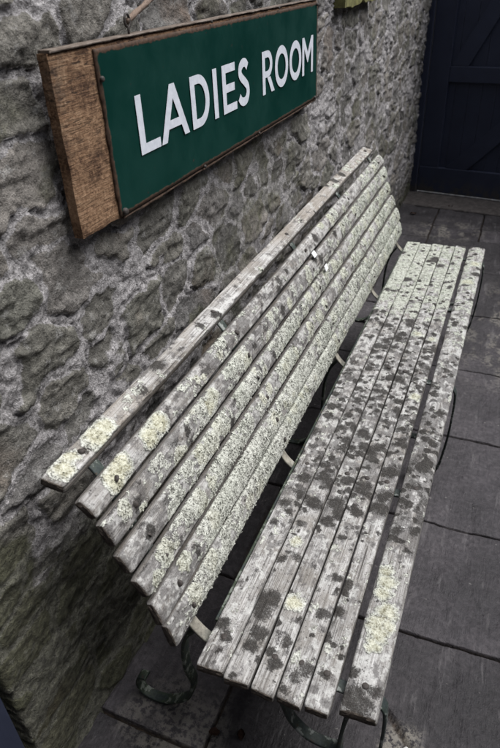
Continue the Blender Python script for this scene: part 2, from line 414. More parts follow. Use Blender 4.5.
# ------------------------------------------------------------------ rubble wall
def cells(U, V, seed, cu=.215, cv=.125):
    """weighted cellular stones; returns F2-F1 and two ids"""
    gu = U / cu; gv = V / cv
    jr = np.floor(gv)
    best = np.full(U.shape, 9.0); sec = np.full(U.shape, 9.0); i1 = np.zeros(U.shape); i2 = np.zeros(U.shape); i3 = np.zeros(U.shape)
    lu = np.zeros(U.shape); lv = np.zeros(U.shape)
    for dj in (-1, 0, 1):
        j = jr + dj
        sh = _hash(j, j * 0 + 3, seed + 5)
        i0 = np.floor(gu - sh)
        for di in (-2, -1, 0, 1, 2):
            i = i0 + di
            px = i + sh + .5 + (_hash(i, j, seed) - .5) * .75; py = j + .5 + (_hash(i, j, seed + 1) - .5) * .6
            w = (_hash(i, j, seed + 2) - .5) * .42
            a = np.abs(gu - px); b = np.abs(gv - py)
            d = (a ** 3 + b ** 3) ** (1 / 3) - w
            cl = d < best
            sec = np.where(cl, best, np.minimum(sec, d))
            i1 = np.where(cl, _hash(i, j, seed + 7), i1); i2 = np.where(cl, _hash(i, j, seed + 8), i2); i3 = np.where(cl, _hash(i, j, seed + 9), i3)
            lu = np.where(cl, gu - px, lu); lv = np.where(cl, gv - py, lv)
            best = np.where(cl, d, best)
    return sec - best, i1, i2, i3, lu, lv

def build_wall(name, cols_pts, cols_nrm, U, zs, seed, label, closing=None, moss_shade_fn=None, cu=.175, cv=.098):
    n = len(U); m = len(zs)
    UU, ZZ = np.meshgrid(U, zs, indexing='ij')
    wu = UU + (fbm(UU * 7, ZZ * 7, seed + 1, 4) - .5) * .10; wv = ZZ + (fbm(UU * 7, ZZ * 7, seed + 2, 4) - .5) * .085
    e, a, b, c, lu, lv = cells(wu, wv, seed, cu, cv)
    en = e + (fbm(UU * 26, ZZ * 26, seed + 3, 4) - .5) * .20
    face = sstep(.11, .20, en)
    rough = fbm(UU * 60, ZZ * 66, seed + 4, 5, .62) - .5
    mid = fbm(UU * 13, ZZ * 18, seed + 6, 5, .55) - .5
    big = fbm(UU * 2.2, ZZ * 2.6, seed + 8, 3) - .5
    amp = -.004 + .008 * a
    h = amp * face + big * .026 + mid * (.013 - .007 * face) + rough * (.015 - .005 * face)
    h += face * (lu * (b - .5) * .018 + lv * (c - .5) * .022) * .6
    cle = fbm(UU * 7 + a * 31, ZZ * 22 + b * 17, seed + 12, 4)
    h += face * (.0045 * sstep(.47, .50, cle) + .0035 * sstep(.56, .585, cle))
    # mortar shrunk away from the stones here and there, leaving dark open joints
    gap = np.exp(-((en - .10) / .035) ** 2) * sstep(.44, .62, fbm(UU * 5, ZZ * 5, seed + 14, 3))
    h -= .007 * gap
    mort = 1 - face
    smear = sstep(.49, .62, fbm(UU * 5, ZZ * 6, seed + 15, 5))
    mort = np.clip(mort + smear * (a < .62) * .85, 0, 1)
    h += .004 * mort * (fbm(UU * 110, ZZ * 110, seed + 16, 3) - .35) + .002 * smear
    moss_shade = moss_shade_fn(UU, ZZ) if moss_shade_fn else np.zeros(UU.shape)
    h = h - (h - big * .026) * .45 * np.clip(moss_shade, 0, 1)
    P = cols_pts[:, None, :] * np.ones((1, m, 1)); P[:, :, 2] = ZZ
    P = P + cols_nrm[:, None, :] * h[:, :, None]
    V = P.reshape(-1, 3); idx = np.arange(n * m).reshape(n, m)
    Q = np.stack([idx[:-1, :-1], idx[1:, :-1], idx[1:, 1:], idx[:-1, 1:]], -1).reshape(-1, 4)
    at = {'stone': a.ravel(), 'stone_b': b.ravel(), 'mortar': mort.ravel(), 'moss_shade': moss_shade.ravel()}
    # close the back and the top
    base = len(V)
    bz0, bz1 = zs[0], zs[-1]
    back = np.array([[*closing[0], bz0], [*closing[0], bz1], [*closing[1], bz0], [*closing[1], bz1]])
    V = np.vstack([V, back])
    for k in at: at[k] = np.concatenate([at[k], np.full(4, .5)])
    ex = [[base, base + 1, base + 3, base + 2], list(idx[:, -1]) + [base + 3, base + 1],
          list(idx[0, ::-1]) + [base, base + 1][:0] + [base, base + 1], list(idx[-1, :]) + [base + 3, base + 2]]
    me = mesh_np(name, V, Q, at, ex, True, 4)
    o = link(name, me, M_WALL)
    return tag(o, label, 'wall')

def side_wall():
    jx = np.arange(-.26, -.012, .010); J = .420
    ys = np.concatenate([np.arange(.435, 1.7, .0042), np.arange(1.7, 3.2, .0062), np.arange(3.2, 5.21, .009)])
    pts = []; nr = []; U = []
    for x in jx: pts.append((x, J, 0)); nr.append((0, -1, 0)); U.append(.40 + (x + .0))
    for t in (0.15, .35, .55, .75, .9):
        a = t * math.pi / 2
        pts.append((-.014 + .014 * math.sin(a), J + .014 - .014 * math.cos(a), 0)); nr.append((math.sin(a), -math.cos(a), 0)); U.append(.40 + .015 * t)
    for y in ys: pts.append((0, y, 0)); nr.append((1, 0, 0)); U.append(y)
    zs = np.concatenate([np.arange(-.06, 1.0, .0058), np.arange(1.0, 1.66, .0052), np.arange(1.68, 2.7, .04)])
    def moss_shade(u, z):
        lo = sstep(.95, .40, z) * .85 * sstep(1.7, .7, u) + sstep(.40, .0, z) * .7  # moss plus painted shade, stronger low down and at the near end
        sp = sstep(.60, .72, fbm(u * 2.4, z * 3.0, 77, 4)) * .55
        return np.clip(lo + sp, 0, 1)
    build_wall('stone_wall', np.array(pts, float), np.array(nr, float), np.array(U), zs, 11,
               'long grey rubble stone wall with rough mortar, behind the bench', ((-.26, .42), (-.26, 5.21)), moss_shade)
side_wall()

# ------------------------------------------------------------------ navy door at the far end of the wall, and the step below it
def with_attr(me, name, fn):
    at = me.attributes.new(name, 'FLOAT', 'POINT')
    at.data.foreach_set('value', np.array([fn(v.co) for v in me.vertices], np.float32))
    return me

def far_door():
    ang = math.atan(-.16)
    t = thing('door', 'large dark navy braced wooden door at the far end of the stone wall', 'door', (0.0, 5.185, .018))
    t.rotation_euler = (0, 0, ang)
    dirt = lambda co: max(0.0, 1 - co.z / .22)
    def part(name, boxes, bev=.004):
        bm = bmesh.new()
        for b in boxes: bm_box(bm, *b, bevel=bev)
        me = with_attr(bm_mesh(bm, name), 'dirt', dirt)
        return link(name, me, M_NAVY, t)
    # vertical boards
    bs = []; x = .06
    while x < 1.16:
        w = .098; bs.append((x, x + w - .0018, .0, .02, .012, 2.25)); x += w
    part('boards', bs, .0012)
    part('frame', [(-.06, .052, -.045, .06, -.018, 2.32), (1.17, 1.27, -.045, .06, -.018, 2.32)], .006)
    part('stile', [(.057, .205, -.030, -.0015, .205, 2.25)]); part('stile', [(1.02, 1.166, -.030, -.0015, .205, 2.25)])
    part('bottom_rail', [(.057, 1.166, -.034, -.0015, .010, .203)])
    part('middle_rail', [(.2065, 1.0185, -.030, -.0015, .82, .925)])
    part('top_rail', [(.2065, 1.0185, -.030, -.0015, 2.05, 2.25)])
    def brace(x0, z0, x1, z1, w):
        # parallelogram, ends cut level with the rails
        bm = bmesh.new()
        vs = [bm.verts.new((a, y, c)) for y in (-.026, -.0015) for a, c in ((x0, z0), (x0 + w, z0), (x1 + w, z1), (x1, z1))]
        bm.faces.new(vs[:4]); bm.faces.new(vs[7:3:-1])
        for k in range(4): bm.faces.new((vs[k], vs[(k + 1) % 4], vs[4 + (k + 1) % 4], vs[4 + k]))
        bmesh.ops.recalc_face_normals(bm, faces=bm.faces)
        bmesh.ops.bevel(bm, geom=list(bm.edges), offset=.003, segments=2, affect='EDGES')
        me = with_attr(bm_mesh(bm, 'brace'), 'dirt', dirt); link('brace', me, M_NAVY, t)
    brace(.26, .2045, .845, .8185, .17)
    brace(.21, .9265, .80, 2.04, .125)
    # pale worn bottom edge
    bm = bmesh.new(); bm_box(bm, .06, 1.166, -.037, .018, .0, .0085, bevel=.002)
    link('worn_bottom_edge', bm_mesh(bm, 'worn_bottom_edge'), M_PALE, t)
far_door()

def door_step():
    bm = bmesh.new()
    vs = bm_box(bm, -.05, 1.3, 4.835, 5.30, -.05, .014, bevel=.006)
    bmesh.ops.subdivide_edges(bm, edges=list(bm.edges), cuts=5, use_grid_fill=True)
    for v in bm.verts:
        v.co.y += -.15 * v.co.x * (1 if v.co.y < 5.0 else .9)
        v.co.z += (random.random() - .5) * .003
    o = link('door_step', bm_mesh(bm, 'door_step', True), M_STEP)
    tag(o, 'low worn stone doorstep below the far navy door', 'doorstep')
door_step()

def end_wall():
    # stonework over and to the right of the far door
    ang = math.atan(-.16)
    U = np.arange(0, 2.6, .03); zs = np.arange(-.06, 2.75, .03)
    d = np.array([math.cos(ang), math.sin(ang), 0]); nn = np.array([math.sin(ang), -math.cos(ang), 0])
    st = np.array([0.0, 5.185, 0]) + d * 1.285
    pts = st[None] + U[:, None] * d[None]; nr = np.repeat(nn[None], len(U), 0)
    bk0 = st - nn * .3; bk1 = st + d * U[-1] - nn * .3
    build_wall('stone_wall', pts, nr, U + 20, zs, 23, 'short stone wall to the right of the far navy door', ((bk0[0], bk0[1]), (bk1[0], bk1[1])))
end_wall()

def side_light_block():
    # added unseen wall opposite the bench, keeps low sky light from under it
    U = np.arange(0, 9.6, .04); zs = np.arange(-.06, 3.3, .04)
    pts = np.stack([np.full(len(U), 3.0), -4.4 + U, U * 0], 1); nr = np.repeat(np.array([[-1.0, 0, 0]]), len(U), 0)
    build_wall('stone_wall', pts, nr, U + 40, zs, 31, 'tall stone wall added out of view opposite the bench to cut low side light', ((3.3, -4.4), (3.3, 5.16)))
side_light_block()

def rear_light_block():
    # added unseen wall behind the camera, darkens the near end of the scene
    U = np.arange(0, 3.16, .04); zs = np.arange(-.06, 3.3, .04)
    pts = np.stack([-.2 + U, np.full(len(U), -.95), U * 0], 1); nr = np.repeat(np.array([[0, 1.0, 0]]), len(U), 0)
    build_wall('stone_wall', pts, nr, U + 60, zs, 37, 'tall stone wall added out of view behind the camera to block sky light', ((-.2, -1.25), (2.94, -1.25)))
rear_light_block()

def near_door():
    global NEAR
    t = thing('door', 'dark blue door and frame in the opening at the near end of the stone wall', 'door', (-.12, -.1, 0))
    bm = bmesh.new(); y = -.55
    while y < .40:
        bm_box(bm, -.02, .02, y, min(y + .117, .430), .012, 2.1, bevel=.003); y += .12
    link('boards', with_attr(bm_mesh(bm, 'boards'), 'dirt', lambda c: max(0, 1 - c.z / .2)), M_NAVY, t)
    bm = bmesh.new()
    for z in (.18, .95, 1.7): bm_box(bm, .0215, .045, -.54, .425, z, z + .13, bevel=.004)
    bf = bmesh.new(); bm_box(bf, -.16, .116, .435, .506, 0, 2.2, bevel=.006)
    link('frame', bm_mesh(bf, 'frame'), M_NAVY, t)
    link('ledges', with_attr(bm_mesh(bm, 'ledges'), 'dirt', lambda c: 0.0), M_NAVY, t)
near_door()

# ------------------------------------------------------------------ bench
BASE = np.array([.45, 1.745, 0.0])
bench = thing('park_bench', 'long slatted wooden bench covered in pale and dark lichen, on green iron legs', 'bench', tuple(BASE))
SUP = [.658, 1.217, 1.765, 2.306, 2.835]

YS = [.58]
while YS[-1] < 2.905: YS.append(YS[-1] + .0016 + .0007 * (YS[-1] - .58))
YS = np.array(YS); YS = .0 + (YS - YS[0]) / (YS[-1] - YS[0])

def interp(y, pairs):
    a = np.array(pairs, float); return np.interp(y, a[:, 0], a[:, 1])

def disc_field(S, Y, discs, seed, wob=.35):
    f = np.full(S.shape, -1.0)
    wS = S + (fbm(S * 70, Y * 70, seed, 4) - .5) * .016 + (fbm(S * 230, Y * 230, seed + 5, 2) - .5) * .006
    wY = Y + (fbm(S * 70, Y * 70, seed + 3, 4) - .5) * .016 + (fbm(S * 230, Y * 230, seed + 6, 2) - .5) * .006
    for (y, s, r) in discs:
        sel = np.abs(Y - y) < r * 1.8
        d = 1 - np.hypot(wS - s, (wY - y)) / r
        f = np.where(sel, np.maximum(f, d), f)
    return f

def slat(name, b, t, thick, y0, y1, seed, spec, rnd=.006, bulge=.0015, sag=0.0, x_nose=0):
    """b,t : (x,z) of the two edges of the visible face (b = lower/front, t = upper/back seen from the front)"""
    r_ = np.random.default_rng(seed)
    b = np.array(b, float); t = np.array(t, float)
    w = np.linalg.norm(t - b); u = (t - b) / w
    nrm = np.array([u[1], -u[0]])
    if nrm[1] < 0 and nrm[0] < 0: nrm = -nrm
    if abs(u[1]) < .5 and nrm[1] < 0: nrm = -nrm
    # perimeter: (a along u, d along normal)
    per = []
    na = int(round((w - 2 * rnd) / .0019))
    R = rnd
    for k in range(5):
        a = -math.pi / 2 * (1 - k / 5) - math.pi / 2
        per.append((R + R * math.cos(a + 0), -R - R * math.sin(a) if False else -R + R * math.sin(-a - math.pi) if False else -R + R * math.sin(math.pi / 2 * k / 5)))
        per[-1] = (R - R * math.cos(math.pi / 2 * k / 5), -R + R * math.sin(math.pi / 2 * k / 5))
    for k in range(na + 1):
        q = k / na
        per.append((R + (w - 2 * R) * q, bulge * 4 * q * (1 - q)))
    for k in range(1, 6):
        a = math.pi / 2 * k / 5
        per.append((w - R + R * math.sin(a), -R + R * math.cos(a)))
    nside = 4
    for k in range(1, nside + 1): per.append((w, -R - (thick - R - .002) * k / nside))
    for k in range(1, 6): per.append((w - (w) * k / 6, -thick))
    for k in range(0, nside): per.append((0, -thick + .002 + (thick - R - .002) * k / nside))
    per = np.array(per); n = len(per)
    yy = y0 + (y1 - y0) * YS; m = len(yy)
    A = np.repeat(per[None, :, 0], m, 0); Dp = np.repeat(per[None, :, 1], m, 0); Y = np.repeat(yy[:, None], n, 1)
    # arc coordinate so that fields run continuously round the front edges
    seg = np.concatenate([[0], np.cumsum(np.hypot(np.diff(per[:, 0]), np.diff(per[:, 1])))])
    S = np.repeat(seg[None], m, 0)
    front = ((Dp > -R * 1.4)).astype(float)
    # --- growth fields
    so = seed * 3.7
    big = fbm(S * 38 + so, Y * 30, seed + 1, 5, .58)
    med = fbm(S * 95 + so, Y * 85, seed + 2, 4, .6)
    cov = interp(yy, spec.get('pale', [(0, 0)]))[:, None]
    pat = fbm(S * 11 + so, Y * 9.5, seed + 4, 4, .6)
    nz = (.34 * big + .20 * med + .46 * pat) if spec.get('pale_over') else (.6 * big + .4 * med)
    lo, hi = np.quantile(nz, .02), np.quantile(nz, .98)
    rank = np.clip((nz - lo) / (hi - lo), 0, 1)
    pale = sstep(-.14, .14, rank - (1 - cov * spec.get('pk', 1.0))) * (cov > .01)
    ros = disc_field(S, Y, spec.get('ros', []), seed + 40)
    # crustose rosettes of many sizes, each with its own tone
    rosd = []; yq = y0
    while yq < y1:
        for _ in range(r_.poisson(spec.get('rden', 0) * np.interp(yq, [.58, .8, 1.3, 2.0, 2.9], [.5, 1, .8, .8, 1.2]) * .4)):
            rosd.append((yq + r_.random() * .05, r_.random() * w + R * .5, .008 + .024 * r_.random() ** 1.5))
        yq += .05
    rs2 = disc_field(S, Y, rosd, seed + 44)
    pale = np.maximum(pale, sstep(-.06, .10, ros)); pale = np.maximum(pale, sstep(-.04, .16, rs2) * .95)
    yel = np.maximum(sstep(.12, .6, ros) * min(1.0, spec.get('yel', .5) * 1.6), sstep(.0, .25, rs2) * .55 * fbm(S * 25, Y * 25, seed + 46, 2))
    yel = np.maximum(yel, spec.get('yel_all', 0.0) * sstep(.45, .6, fbm(S * 20, Y * 12, seed + 9, 3)))
    green = interp(yy, spec.get('green', [(0, .1)]))[:, None] * np.ones_like(S)
    green = np.clip(green + (fbm(S * 16, Y * 10, seed + 11, 3) - .5) * .8, 0, 1)
    ccov = interp(yy, spec.get('crust', [(0, .1)]))[:, None]
    c2 = fbm(S * 60 + so, Y * 45, seed + 13, 5, .62); lo, hi = np.quantile(c2, .02), np.quantile(c2, .98)
    crust = sstep(-.25, .25, np.clip((c2 - lo) / (hi - lo), 0, 1) - (1 - ccov))
    dens = spec.get('dens', [(0, 0)])
    discs = list(spec.get('dark', []))
    yq = y0
    while yq < y1:
        k = np.interp(yq, [p[0] for p in dens], [p[1] for p in dens])
        for _ in range(r_.poisson(k * .5)):
            discs.append((yq + r_.random() * .05, r_.random() * w + R * .5, min(.030, .0035 + .0108 * r_.random() ** 1.2 * math.exp(r_.normal() * .45))))
        yq += .05
    dk = disc_field(S, Y, discs, seed + 60)
    dark = sstep(-.34, .56, dk)
    dcov = interp(yy, spec.get('mottle', [(0, 0.05)]))[:, None]
    c3 = fbm(S * 75 + so + 9, Y * 55, seed + 23, 5, .6); lo, hi = np.quantile(c3, .02), np.quantile(c3, .98)
    grey = sstep(-.32, .30, np.clip((c3 - lo) / (hi - lo), 0, 1) - (1 - dcov * 1.15))
    strong = .55 + .75 * fbm(S * 18 + so, Y * 15, seed + 25, 3)
    dark = np.clip(dark * strong * 1.15, 0, 1)
    dark = np.maximum(dark, .5 * sstep(.78, .98, grey) * sstep(.5, .62, fbm(S * 30, Y * 26, seed + 27, 3)))
    dark = dark * (1 - .92 * sstep(-.02, .12, ros))
    if spec.get('pale_over'): dark = dark * (1 - .7 * pale)
    else: pale = pale * (1 - .85 * sstep(.3, .8, dark))
    warm = spec.get('warm', .1) * sstep(.4, .7, fbm(S * 12, Y * 4, seed + 31, 3))
    # edges: lichen thins out on the joint faces
    fmask = np.clip(front, 0, 1)
    pale *= fmask; dark = dark * (.3 + .7 * fmask)
    # --- relief
    lumpy = fbm(S * 210, Y * 210, seed + 70, 3, .6)
    hgt = pale * (.0005 + spec.get('fol', .0010) * lumpy * 1.2) + dark * .0009 * lumpy
    hgt = hgt * fmask
    wear = (fbm(S * 9, Y * 2.2, seed + 80, 4) - .5) * .0022 + (fbm(S * 160, Y * 6, seed + 81, 3) - .5) * .0011
    hgt = hgt + wear
    # split / nibbled long edges
    edge = np.exp(-np.minimum(S - 0, seg[5 + na] + R * 1.5 - S).clip(0) / .004)
    hgt = hgt - edge * fmask * .0028 * sstep(.52, .75, fbm(S * 30, Y * 9, seed + 82, 4))
    wav = (fbm(Y * 1.3, Y * 0 + seed, seed + 90, 2) - .5) * .006
    # outward normal of the section in (a,d)
    pn = np.zeros_like(per)
    nx_ = np.roll(per, -1, 0) - np.roll(per, 1, 0)
    pn[:, 0] = -nx_[:, 1]; pn[:, 1] = nx_[:, 0]
    pn /= np.linalg.norm(pn, axis=1)[:, None]
    a2 = A + pn[None, :, 0] * hgt; d2 = Dp + pn[None, :, 1] * hgt + wav
    # worn, rounded ends
    endd = np.minimum(Y - y0, y1 - Y)
    shr = .0035 * np.exp(-endd / .003)
    ca = w / 2; cd = -thick / 2
    a2 = a2 + (ca - a2) / (w / 2) * shr * .6; d2 = d2 + (cd - d2) / (thick / 2) * shr * .7
    # ragged end cuts
    rag = (fbm(S * 60, S * 0 + 1, seed + 95, 3) - .5) * .0022 + (A / w - .5) * r_.normal() * .003
    Y2 = Y + rag * np.exp(-np.minimum(Y - y0, y1 - Y) / .012)
    X = b[0] + u[0] * a2 + nrm[0] * d2; Z = b[1] + u[1] * a2 + nrm[1] * d2
    P = np.stack([X, Y2, Z], -1)
    V = P.reshape(-1, 3); idx = np.arange(m * n).reshape(m, n)
    nxt = np.roll(idx, -1, 1)
    Q = np.stack([idx[:-1], idx[1:], nxt[1:], nxt[:-1]], -1).reshape(-1, 4)
    # orientation check
    f0 = Q[n * (m // 2) + 8]; pp = V[f0]; fn = np.cross(pp[1] - pp[0], pp[2] - pp[0])
    if fn[0] * nrm[0] + fn[2] * nrm[1] < 0: Q = Q[:, ::-1]
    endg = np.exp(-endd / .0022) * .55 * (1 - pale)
    endg = np.maximum(endg, .55 * (1 - front))  # sides and back take the dark end colour at part strength
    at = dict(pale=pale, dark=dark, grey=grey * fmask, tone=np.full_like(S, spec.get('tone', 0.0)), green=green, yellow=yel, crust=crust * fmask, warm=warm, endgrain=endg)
    at = {k: (v * np.ones_like(S)).ravel() for k, v in at.items()}
    # end caps (own vertices, three rings so that the end grain can be uneven)
    ex = []; nv = len(V); add = []; nadd = 0
    caps = []
    for row, sgn in ((0, -1), (m - 1, 1)):
        cen = V[idx[row]].mean(0)
        rings = [V[idx[row]] + (cen - V[idx[row]]) * q + np.array([0, sgn, 0]) * dy for q, dy in ((0, 0), (.06, .0008), (.5, .0011))]
        for R_ in rings: add.append(R_)
        s0 = nv + nadd; nadd += 3 * n
        ii = np.arange(n); jj = (ii + 1) % n
        for k in range(2):
            q4 = np.stack([s0 + k * n + ii, s0 + (k + 1) * n + ii, s0 + (k + 1) * n + jj, s0 + k * n + jj], -1)
            caps.append(q4 if sgn < 0 else q4[:, ::-1])
        ex.append(list(range(s0 + 2 * n, s0 + 3 * n)))
    V = np.vstack([V] + add)
    for k in at: at[k] = np.concatenate([at[k], np.full(nadd, 1.0 if k == 'endgrain' else 0.0)])
    Q = np.vstack([Q] + caps)
    # leafy lichen: small curled lobes standing off the crust
    nf = spec.get('lobes', 0)
    if nf:
        pr = (pale * fmask).copy(); pr[:, :2] = 0
        pr *= interp(yy, spec.get('lobe_y', [(0, 1)]))[:, None] * np.gradient(yy)[:, None] * (.2 + sstep(.40, .62, fbm(S * 22, Y * 16, seed + 71, 3)))
        pf = pr.ravel() / pr.sum()
        pick = r_.choice(m * n, nf, p=pf)
        tang_y = np.array([0, 1.0, 0])
        N3 = (pn[:, 0][:, None] * np.array([u[0], 0, u[1]])[None] + pn[:, 1][:, None] * np.array([nrm[0], 0, nrm[1]])[None])
        fv = []; fq = []; base = len(V)
        for c_, q in enumerate(pick):
            p = V[q] + np.array([0, (r_.random() - .5) * .002, 0]); nn = N3[q % n]
            nn = nn + r_.normal(0, .38, 3); nn /= np.linalg.norm(nn)
            e1 = np.cross(nn, r_.normal(0, 1, 3)); e1 /= np.linalg.norm(e1); e2 = np.cross(nn, e1)
            rr = (.0010 + .0028 * r_.random() ** 1.6)
            ring = []
            for k in range(6):
                an = k * math.pi / 3 + r_.random() * .7; rad = rr * (.55 + .7 * r_.random())
                ring.append(p + (e1 * math.cos(an) + e2 * math.sin(an)) * rad + nn * (.0006 + rr * .45 * r_.random()))
            cpt = p + nn * .0003
            s0 = base + len(fv); fv += [cpt] + ring
            for k in (0, 2, 4): fq.append((s0, s0 + 1 + k, s0 + 1 + (k + 1) % 6, s0 + 1 + (k + 2) % 6))
        V = np.vstack([V, np.array(fv)]); Q = np.vstack([Q, np.array(fq)])
        gsrc = at['green'][pick]; ysrc = at['yellow'][pick]
        for k in at:
            if k == 'pale': e_ = np.ones(len(fv)) * .9
            elif k == 'green': e_ = np.repeat(gsrc, 7)
            elif k == 'yellow': e_ = np.repeat(ysrc, 7)
            else: e_ = np.zeros(len(fv))
            at[k] = np.concatenate([at[k], e_])
    me = mesh_np(name, V - BASE, Q, at, ex, True, len(ex))
    o = link(name, me, M_TIMBER, bench)
    # coach bolts on every bearer
    for y in SUP:
        mid = (b + t) / 2 + nrm * (bulge + .0002)
        bo = link('bolt', BOLT, None, o, (mid[0] - BASE[0], y + r_.normal() * .003 - BASE[1], mid[1] - BASE[2]))
        bo.rotation_euler = (0, math.atan2(nrm[0], nrm[1]), r_.random() * 6)
    return o

def bolt_mesh():
    bm = bmesh.new()
    prof = [(.0, .0030), (.003, .0029), (.0050, .0022), (.0064, .0011), (.0070, .0), (.0070, -.003)]
    rings = []
    for r, z in prof:
        if r == 0: rings.append([bm.verts.new((0, 0, z))])
        else: rings.append([bm.verts.new((r * math.cos(a * math.pi / 7), r * math.sin(a * math.pi / 7), z)) for a in range(14)])
    for k in range(len(rings) - 1):
        A_, B_ = rings[k], rings[k + 1]
        for i in range(14):
            j = (i + 1) % 14
            if len(A_) == 1: bm.faces.new((A_[0], B_[i], B_[j]))
            else: bm.faces.new((A_[i], B_[i], B_[j], A_[j]))
    me = bm_mesh(bm, 'bolt', True); me.materials.append(M_RUST); return me
BOLT = bolt_mesh()

# --- seat: dark spots in the middle, green-white crust at the far end
seat_x = [(.335, .3945), (.397, .449), (.4525, .5015), (.505, .556), (.559, .606), (.6215, .6925)]
seat_y = [(.588, 2.905), (.582, 2.90), (.580, 2.912), (.581, 2.903), (.585, 2.918), (.604, 2.922)]
D0 = [(.58, 1.0), (.64, 2.2), (.78, 1.4), (.92, 1.6), (1.05, 6), (1.25, 9.5), (1.6, 10), (1.95, 8), (2.2, 4), (2.5, 2.2), (2.9, 2.0)]
def mul(p, k): return [(a, b_ * k) for a, b_ in p]
seat_spec = [
    dict(dark=[(.66, .035, .014), (.99, .02, .012), (1.06, .025, .018), (1.16, .04, .02), (1.1, .045, .013)], dens=mul(D0, .75), crust=[(.6, .35), (.8, .3), (1.1, .3), (1.4, .5), (2, .55), (2.9, .5)], pale=[(.58, .18), (.72, .12), (.85, .05), (2.0, .05), (2.2, .45), (2.5, .7), (2.9, .75)]),
    dict(dark=[(.66, .03, .018), (.69, .035, .02), (.74, .025, .021), (.78, .03, .019), (.90, .045, .013), (1.0, .02, .012), (1.08, .03, .023), (1.18, .03, .021)], dens=mul(D0, .95), crust=[(.6, .1), (.9, .2), (1.2, .4), (1.6, .5), (2.9, .5)], pale=[(.58, .0), (2.05, .05), (2.25, .5), (2.5, .7), (2.9, .55)], ros=[(.945, .03, .017)]),
    dict(dark=[(.64, .03, .016), (.665, .015, .011), (.69, .04, .012), (1.10, .03, .026), (1.07, .045, .018)], dens=mul(D0, .95), crust=[(.6, .1), (.9, .15), (1.2, .4), (1.6, .55), (2.9, .5)], pale=[(.58, .0), (2.0, .05), (2.25, .5), (2.45, .78), (2.9, .65)], ros=[(.785, .022, .026)], yel=.8),
    dict(dark=[(.63, .025, .016), (.65, .04, .017), (.78, .04, .016), (.88, .04, .012), (1.35, .03, .018), (1.30, .02, .017)], dens=mul(D0, .9), crust=[(.6, .25), (.75, .3), (1.2, .25), (1.6, .5), (2.9, .6)], pale=[(.58, .04), (2.0, .08), (2.3, .45), (2.6, .5), (2.9, .5)], ros=[(2.02, .025, .022)]),
    dict(dark=[(.87, .012, .015), (.80, .012, .014), (1.12, .028, .024), (1.16, .03, .02), (1.4, .03, .014), (.655, .024, .011)], dens=mul(D0, .75), crust=[(.6, .5), (.75, .4), (1.2, .25), (1.6, .5), (2.9, .6)], pale=[(.58, .03), (2.0, .1), (2.3, .45), (2.6, .55), (2.9, .45)], ros=[(1.62, .03, .021), (2.0, .026, .018)]),
    dict(dark=[(.625, .02, .022), (.62, .045, .022), (.64, .03, .022), (.655, .058, .014), (.68, .012, .014), (.60, .035, .02), (1.3, .04, .02)], dens=[(.58, 2), (.7, .5), (.95, 1), (1.05, 10), (1.3, 13), (1.6, 8), (1.9, 5), (2.2, 4), (2.9, 2)], mottle=[(.58, .6), (.68, .35), (.75, .2), (.95, .3), (1.05, .7), (1.5, .6), (2.0, .4), (2.9, .25)], crust=[(.6, .4), (.9, .2), (1.2, .35), (1.7, .6), (2.2, .6), (2.9, .4)],
         pale=[(.58, .02), (1.8, .05), (2.0, .25), (2.4, .3), (2.9, .2)], ros=[(.935, .024, .020), (.905, .032, .024), (.875, .028, .022), (.83, .045, .026), (.80, .03, .024), (.775, .04, .026), (.745, .034, .020), (.80, .056, .018), (2.72, .045, .03), (2.52, .035, .03)]),
]
for k in range(6):
    sp = seat_spec[k]; sp.setdefault('green', [(.58, .15), (1.8, .2), (2.2, .55), (2.9, .6)]); sp.setdefault('yel', .45)
    sp.setdefault('mottle', [(.6, .22), (.9, .22), (1.1, .5), (1.7, .52), (2.1, .4), (2.5, .2), (2.9, .15)])
    sp['fol'] = .0012; sp['pale'] = [(a, b_ + (.18 if a >= 2.2 else 0)) for a, b_ in sp['pale']]
    x0, x1 = seat_x[k]
    # face runs from the back edge to the front edge of the seat
    slat('seat_slat', (x0, .459), (x1, .459 if k < 5 else .4575), .024 if k < 5 else .026, *seat_y[k], 101 + 7 * k, sp,
         rnd=.004 if k < 5 else .007, bulge=.0012 if k < 5 else .003)

